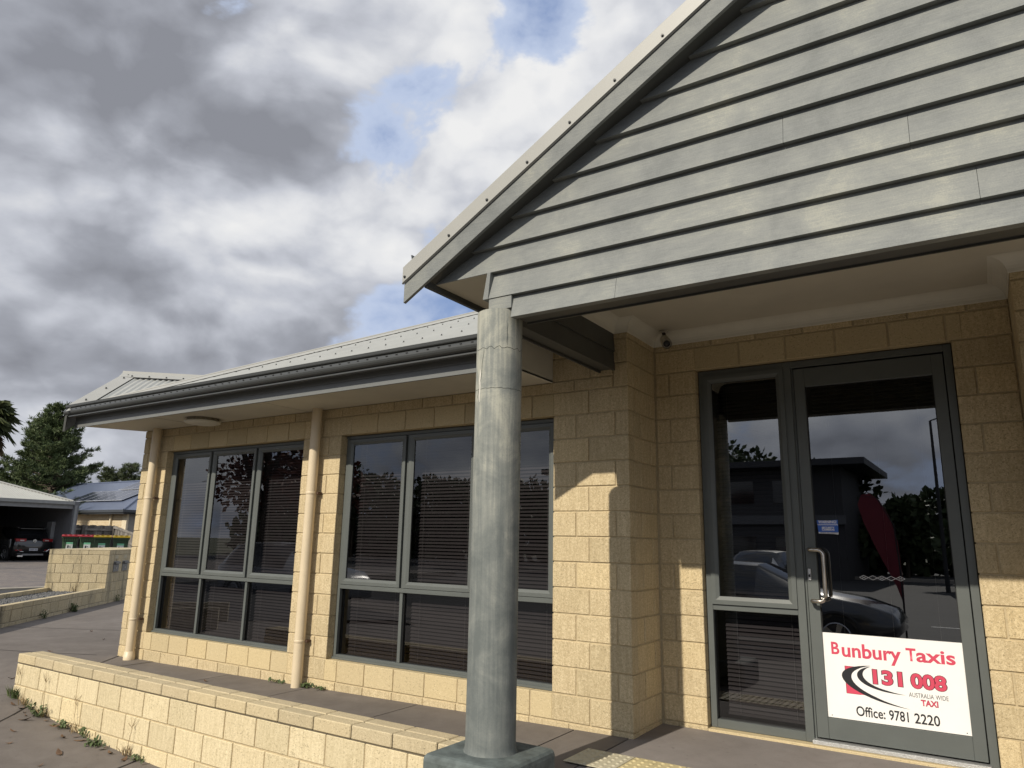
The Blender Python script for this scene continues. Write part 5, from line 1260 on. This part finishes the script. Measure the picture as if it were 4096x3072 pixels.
weed(-4.98, yw, 22, .10, 'dry grass tuft just right of the wall corner tuft', 'grass', 2)
weed(-4.86, yw, 14, .08, 'small leafy weed beside the corner grass tuft', 'leafy', 3)
weed(-4.66, yw - .02, 34, .09, 'large leafed green weed with tall forked seed stalks', 'leafy', 4)
weed(-4.62, yw, 14, .13, 'tall dry seed stalks behind the large leafed weed', 'stalk', 5)
weed(-4.28, yw, 22, .05, 'low green weed under the second full block', 'leafy', 6)
weed(-4.12, yw, 10, .12, 'slender seed stalk against the middle of the wall end', 'stalk', 7)
weed(-3.96, yw, 16, .07, 'round leafed weed right of the slender seed stalk', 'leafy', 8)
weed(-3.74, yw - .02, 40, .045, 'matted green weed with two upright leaves', 'leafy', 9)
weed(-3.36, yw, 18, .10, 'dry stalk weed nearest the bottom edge', 'stalk', 10)
weed(-3.2, yw, 18, .04, 'small creeping weed at the bottom edge by the wall', 'leafy', 11)
weed(-2.985, -.02, 36, .03, 'small weed at the foot of the middle downpipe', 'leafy', 12, None, zu(-3, 0))
weed(-2.80, -.012, 16, .018, 'tiny weed right of the middle downpipe', 'leafy', 13, None, zu(-2.8, 0))
weed(-3.35, -.012, 18, .016, 'tiny weed left of the middle downpipe', 'leafy', 14, None, zu(-3.3, 0))
pw_ = PW(-1.45, .05, zgr); 
for i, (a, n_, lb) in enumerate(((-1.5, 90, 'leafy weed at the foot of the planter wall'), (-2.6, 26, 'small weed at the planter wall left of the leafy one'), (.6, 26, 'weed at the foot of the letterbox wall'))):
    q = PW(a, .06, zgr); weed(q.x, q.y, n_, .13, lb, 'leafy', 20 + i, None, zgr + .005)
q = PW(-.42, -.35, .07); weed(q.x, q.y, 10, .38, 'tall straggly seed stalk standing in the gravel planter', 'stalk', 30, None, .07)
lm_ = []
for k in range(4):
    mb = MB(); L_ = .03 + .008 * k; pts = []
    for t in np.linspace(-1, 1, 7): pts.append((t * L_, .30 * L_ * (1 - t * t) * (1 if k % 2 else .8), .008 * t * t + .006 * abs(t)))
    for t in np.linspace(1, -1, 7)[1:-1]: pts.append((t * L_, -.34 * L_ * (1 - t * t), .010 * t * t + .004))
    c = len(pts); pts.append((0, 0, .001)); mb.add(pts, [(i, (i + 1) % c, c) for i in range(c)]); lm_.append(mb.mesh('dry_leaf', M['dead_leaf']))
spots = [(-4.4, -1.62), (-4.15, -1.75), (-4.05, -1.42), (-3.72, -1.60), (-3.55, -1.80), (-3.42, -1.92), (-3.30, -1.66), (-4.62, -1.45), (-4.80, -1.38), (-4.95, -1.55), (-3.05, -1.45), (-3.90, -1.36), (-5.45, -1.45), (-5.75, -1.1), (-6.2, -.6), (-6.9, -.25), (-7.4, .6), (-8.3, .9), (-4.50, -1.34), (-4.34, -1.345), (-4.0, -1.35), (-3.6, -1.35), (-3.48, -1.36), (-3.28, -1.37), (-4.72, -1.40), (-4.9, -1.36), (-5.02, -1.38), (-2.3, -.75), (-3.9, -.35), (-9.0, 1.7)]
for i, (x, y) in enumerate(spots):
    o = link('dry_leaf', lm_[i % 4]); z = zu(x, y) if (x > -5.3 and y > -1.1) else zf(x, y); s_ = random.uniform(.6, 1.15); o.location = (x, y, z + .003); o.rotation_euler = (random.uniform(-.25, .25), random.uniform(-.2, .2), random.uniform(0, 6.28)); o.scale = (s_, s_, s_)
    wh_ = 'path between garden wall and windows' if (x > -5.3 and y > -1.1) else ('forecourt left of the garden wall' if x < -5.3 else ('driveway right at the foot of the garden wall' if y > -1.43 else 'open driveway in the bottom left corner'))
    tag(o, 'curled brown dry leaf lying on the ' + wh_, 'leaf', 'dry leaves on the ' + wh_)

# ================================================================== across the car park (mirrored in the glass)
def leafy_tree(x, y, H_, rad, label, m, seed, z0=-.55, n=5200, size=.24, trunk_h=.35):
    rg = np.random.default_rng(seed); root = empty('tree', (x, y, z0)); tag(root, label, 'tree', 'trees across the car park')
    tr = MB(); tr.tube([(0, 0, 0), (.1, 0, H_ * trunk_h), (.0, .1, H_ * .8)], [H_ * .03, H_ * .02, .03], 8)
    cl = []
    for i in range(16):
        a = rg.uniform(0, 6.28); rr = rad * rg.uniform(.15, .85); c = np.array([math.cos(a) * rr, math.sin(a) * rr, H_ * rg.uniform(trunk_h + .08, .90)]); cl.append((c, rad * rg.uniform(.28, .5)))
        tr.tube([(0, 0, H_ * trunk_h * rg.uniform(.7, 1.3)), tuple(c * np.array([.5, .5, .8])), tuple(c)], [.07, .04, .015], 5, False)
    idx = rg.integers(0, 16, n); cc = np.array([cl[i][0] for i in idx]); rd = np.array([cl[i][1] for i in idx]); dv = rg.normal(size=(n, 3)); dv /= np.linalg.norm(dv, axis=1, keepdims=True)
    P_ = cc + dv * (rd * rg.uniform(.35, 1.1, n) ** .6)[:, None] * np.array([1, 1, .8]); V, F = cards(P_, dv + rg.normal(size=(n, 3)) * .7, size, size * .32)
    raw('crown', V, F, m, root); tr.build('trunk', M['bark'], root); return root
leafy_tree(-17.5, -10.5, 7.4, 2.7, 'red leafed tree mirrored in the left window', M['leaf_red'], 41, n=5200, size=.22)
for i, (x, y, h_, r_, sd_) in enumerate(((-10.5, -42, 8.5, 3.2, 51), (-6.5, -46, 7.0, 3.0, 52), (-27, -40, 6.0, 3.2, 53), (-33, -44, 6.5, 3.6, 54), (-39, -42, 7.2, 3.8, 55), (-46, -42, 7.5, 4.0, 56), (-20, -44, 5.5, 3.2, 57), (1.5, -34, 4.4, 2.2, 58), (-2.5, -44, 4.5, 2.6, 59), (7, -46, 5.0, 3.0, 60), (-14.5, -50, 6, 3, 61), (-53, -40, 7, 4, 62))):
    wh = ('tallest dark tree mirrored in the window beside the column', 'second tree right of the tallest mirrored tree', 'low tree at the left of the mirrored treeline', 'mid height tree in the mirrored treeline behind the left window', 'rounded tree in the mirrored treeline of the left window', 'bushy tree mirrored in the left panes', 'lowest tree of the mirrored treeline', 'small tree mirrored at the right of the door glass', 'low tree mirrored beside the lamp post', 'far right tree mirrored in the door', 'rear tree behind the mirrored treeline', 'leftmost tree of the mirrored treeline')[i]
    leafy_tree(x, y, h_, r_, wh, M['leaf'], sd_, n=2600, size=.45)
sed = [(0.0, .50, .60, .86, .66, .92, .54), (.08, .36, .78, .90, .80, .98, .66), (.40, .24, .86, .94, .84, 1.04, .70), (.80, .22, .87, .95, .86, 1.10, .66), (1.30, .22, .88, .95, .87, 1.40, .58), (1.8, .22, .88, .94, .88, 1.45, .58), (2.4, .22, .88, .93, .88, 1.42, .59), (3.25, .22, .88, .92, .86, 1.02, .70), (4.0, .24, .86, .84, .80, .90, .66), (4.45, .32, .76, .70, .68, .76, .54), (4.55, .42, .60, .58, .54, .62, .42)]
car('car', (-3.9, -8.15, -.56), 0, paint('dark_grey_car_paint', (.030, .032, .036), .25), sed, 4.55, 'dark grey sedan mirrored in the lower door glass', 'cars parked in front of the office', wx=(.85, 3.65), half=.88)
car('car', (-15.4, -8.3, -.56), 0, paint('silver_car_paint', (.34, .34, .35), .3), suv, 4.3, 'silver SUV mirrored in the left window', 'cars parked in front of the office')
car('car', (-11.6, -25, -.56), R(80), paint('orange_car_paint', (.42, .17, .06), .3), suv, 4.3, 'orange car far across the car park mirrored beside the column', 'cars across the car park')
car('car', (-4.5, -22, -.56), R(95), paint('white_car_paint', (.55, .55, .55), .3), suv, 4.3, 'pale car mirrored left of the flag in the door glass', 'cars across the car park')
n = 9000; hp_ = np.stack([rng.uniform(-75, 30, n), rng.uniform(-54, -50, n), -.5 + 3.6 * rng.uniform(0, 1, n) ** .8 + .5 * np.sin(np.arange(n) * .37)], 1); V, F = cards(hp_, rng.normal(size=(n, 3)), .95, .36)
hg = raw('hedge', V, F, M['leaf']); tag(hg, 'continuous dark scrub beyond the car park mirrored in the glass', 'scrub', kind='stuff')
# two storey building
TB = empty('two_storey_building', (-16, -38, -.56)); tag(TB, 'dark two storey building mirrored in the door glass', 'building')
dk = plain('dark_cladding', (.060, .058, .060), .8); lt = plain('grey_panel', (.13, .13, .135), .7)
MB().box(-6, 11.2, -8, 0, 0, 6.2).build('wall', dk, TB); MB().box(-7, 12.6, -9, 1.2, 6.2, 6.55).build('roof', plain('dark_roof_edge', (.04, .04, .045), .6), TB); MB().box(-6.1, 11.3, .0, .25, 3.0, 3.5).build('awning', lt, TB)
for i in range(5):
    for z in (1.0, 4.2): wn = MB().box(-4.5 + i * 3, -2.6 + i * 3, .01, .06, z, z + 1.3).build('window', carglass, TB)
# lamp post and feather flag
def lamp(x, y, H_, lb):
    L_ = empty('lamp_post', (x, y, -.56)); tag(L_, lb, 'lamp post', 'lamp posts in the car park'); MB().tube([(0, 0, 0), (0, 0, H_)], [.09, .05], 8).build('post', M['black'], L_); MB().tube([(0, 0, H_), (.3, 0, H_ + .1), (.7, 0, H_ + .12)], .03, 6).build('arm', M['black'], L_); MB().cbox(.5, 1.0, -.12, .12, H_ + .05, H_ + .16, .01).build('lamp_head', M['black'], L_)
lamp(.2, -30, 7.2, 'black lamp post mirrored at the right of the door glass'); lamp(-13.5, -38, 8.5, 'tall lamp post mirrored in the window beside the column'); lamp(-21.5, -30, 5.6, 'lamp post mirrored in the left panes beside the column')
FL = empty('feather_flag', (.42, -10.6, -.56)); FL.scale = (.9, .9, .84); tag(FL, 'red feather flag mirrored in the door glass', 'flag')
MB().tube([(0, 0, 0), (0, 0, 1.5), (-.05, 0, 2.6), (-.35, 0, 3.25), (-.7, 0, 3.3)], [.022, .02, .014, .01, .008], 6).build('pole', M['black'], FL)
MB().prism([(.02, .75), (-.10, 1.2), (-.42, 2.0), (-.66, 2.7), (-.74, 3.1), (-.66, 3.32), (-.48, 3.36), (-.30, 3.2), (-.12, 2.8), (.0, 2.2), (.03, 1.4)], 'y', -.004, .004).build('banner', M['red_flag'], FL)
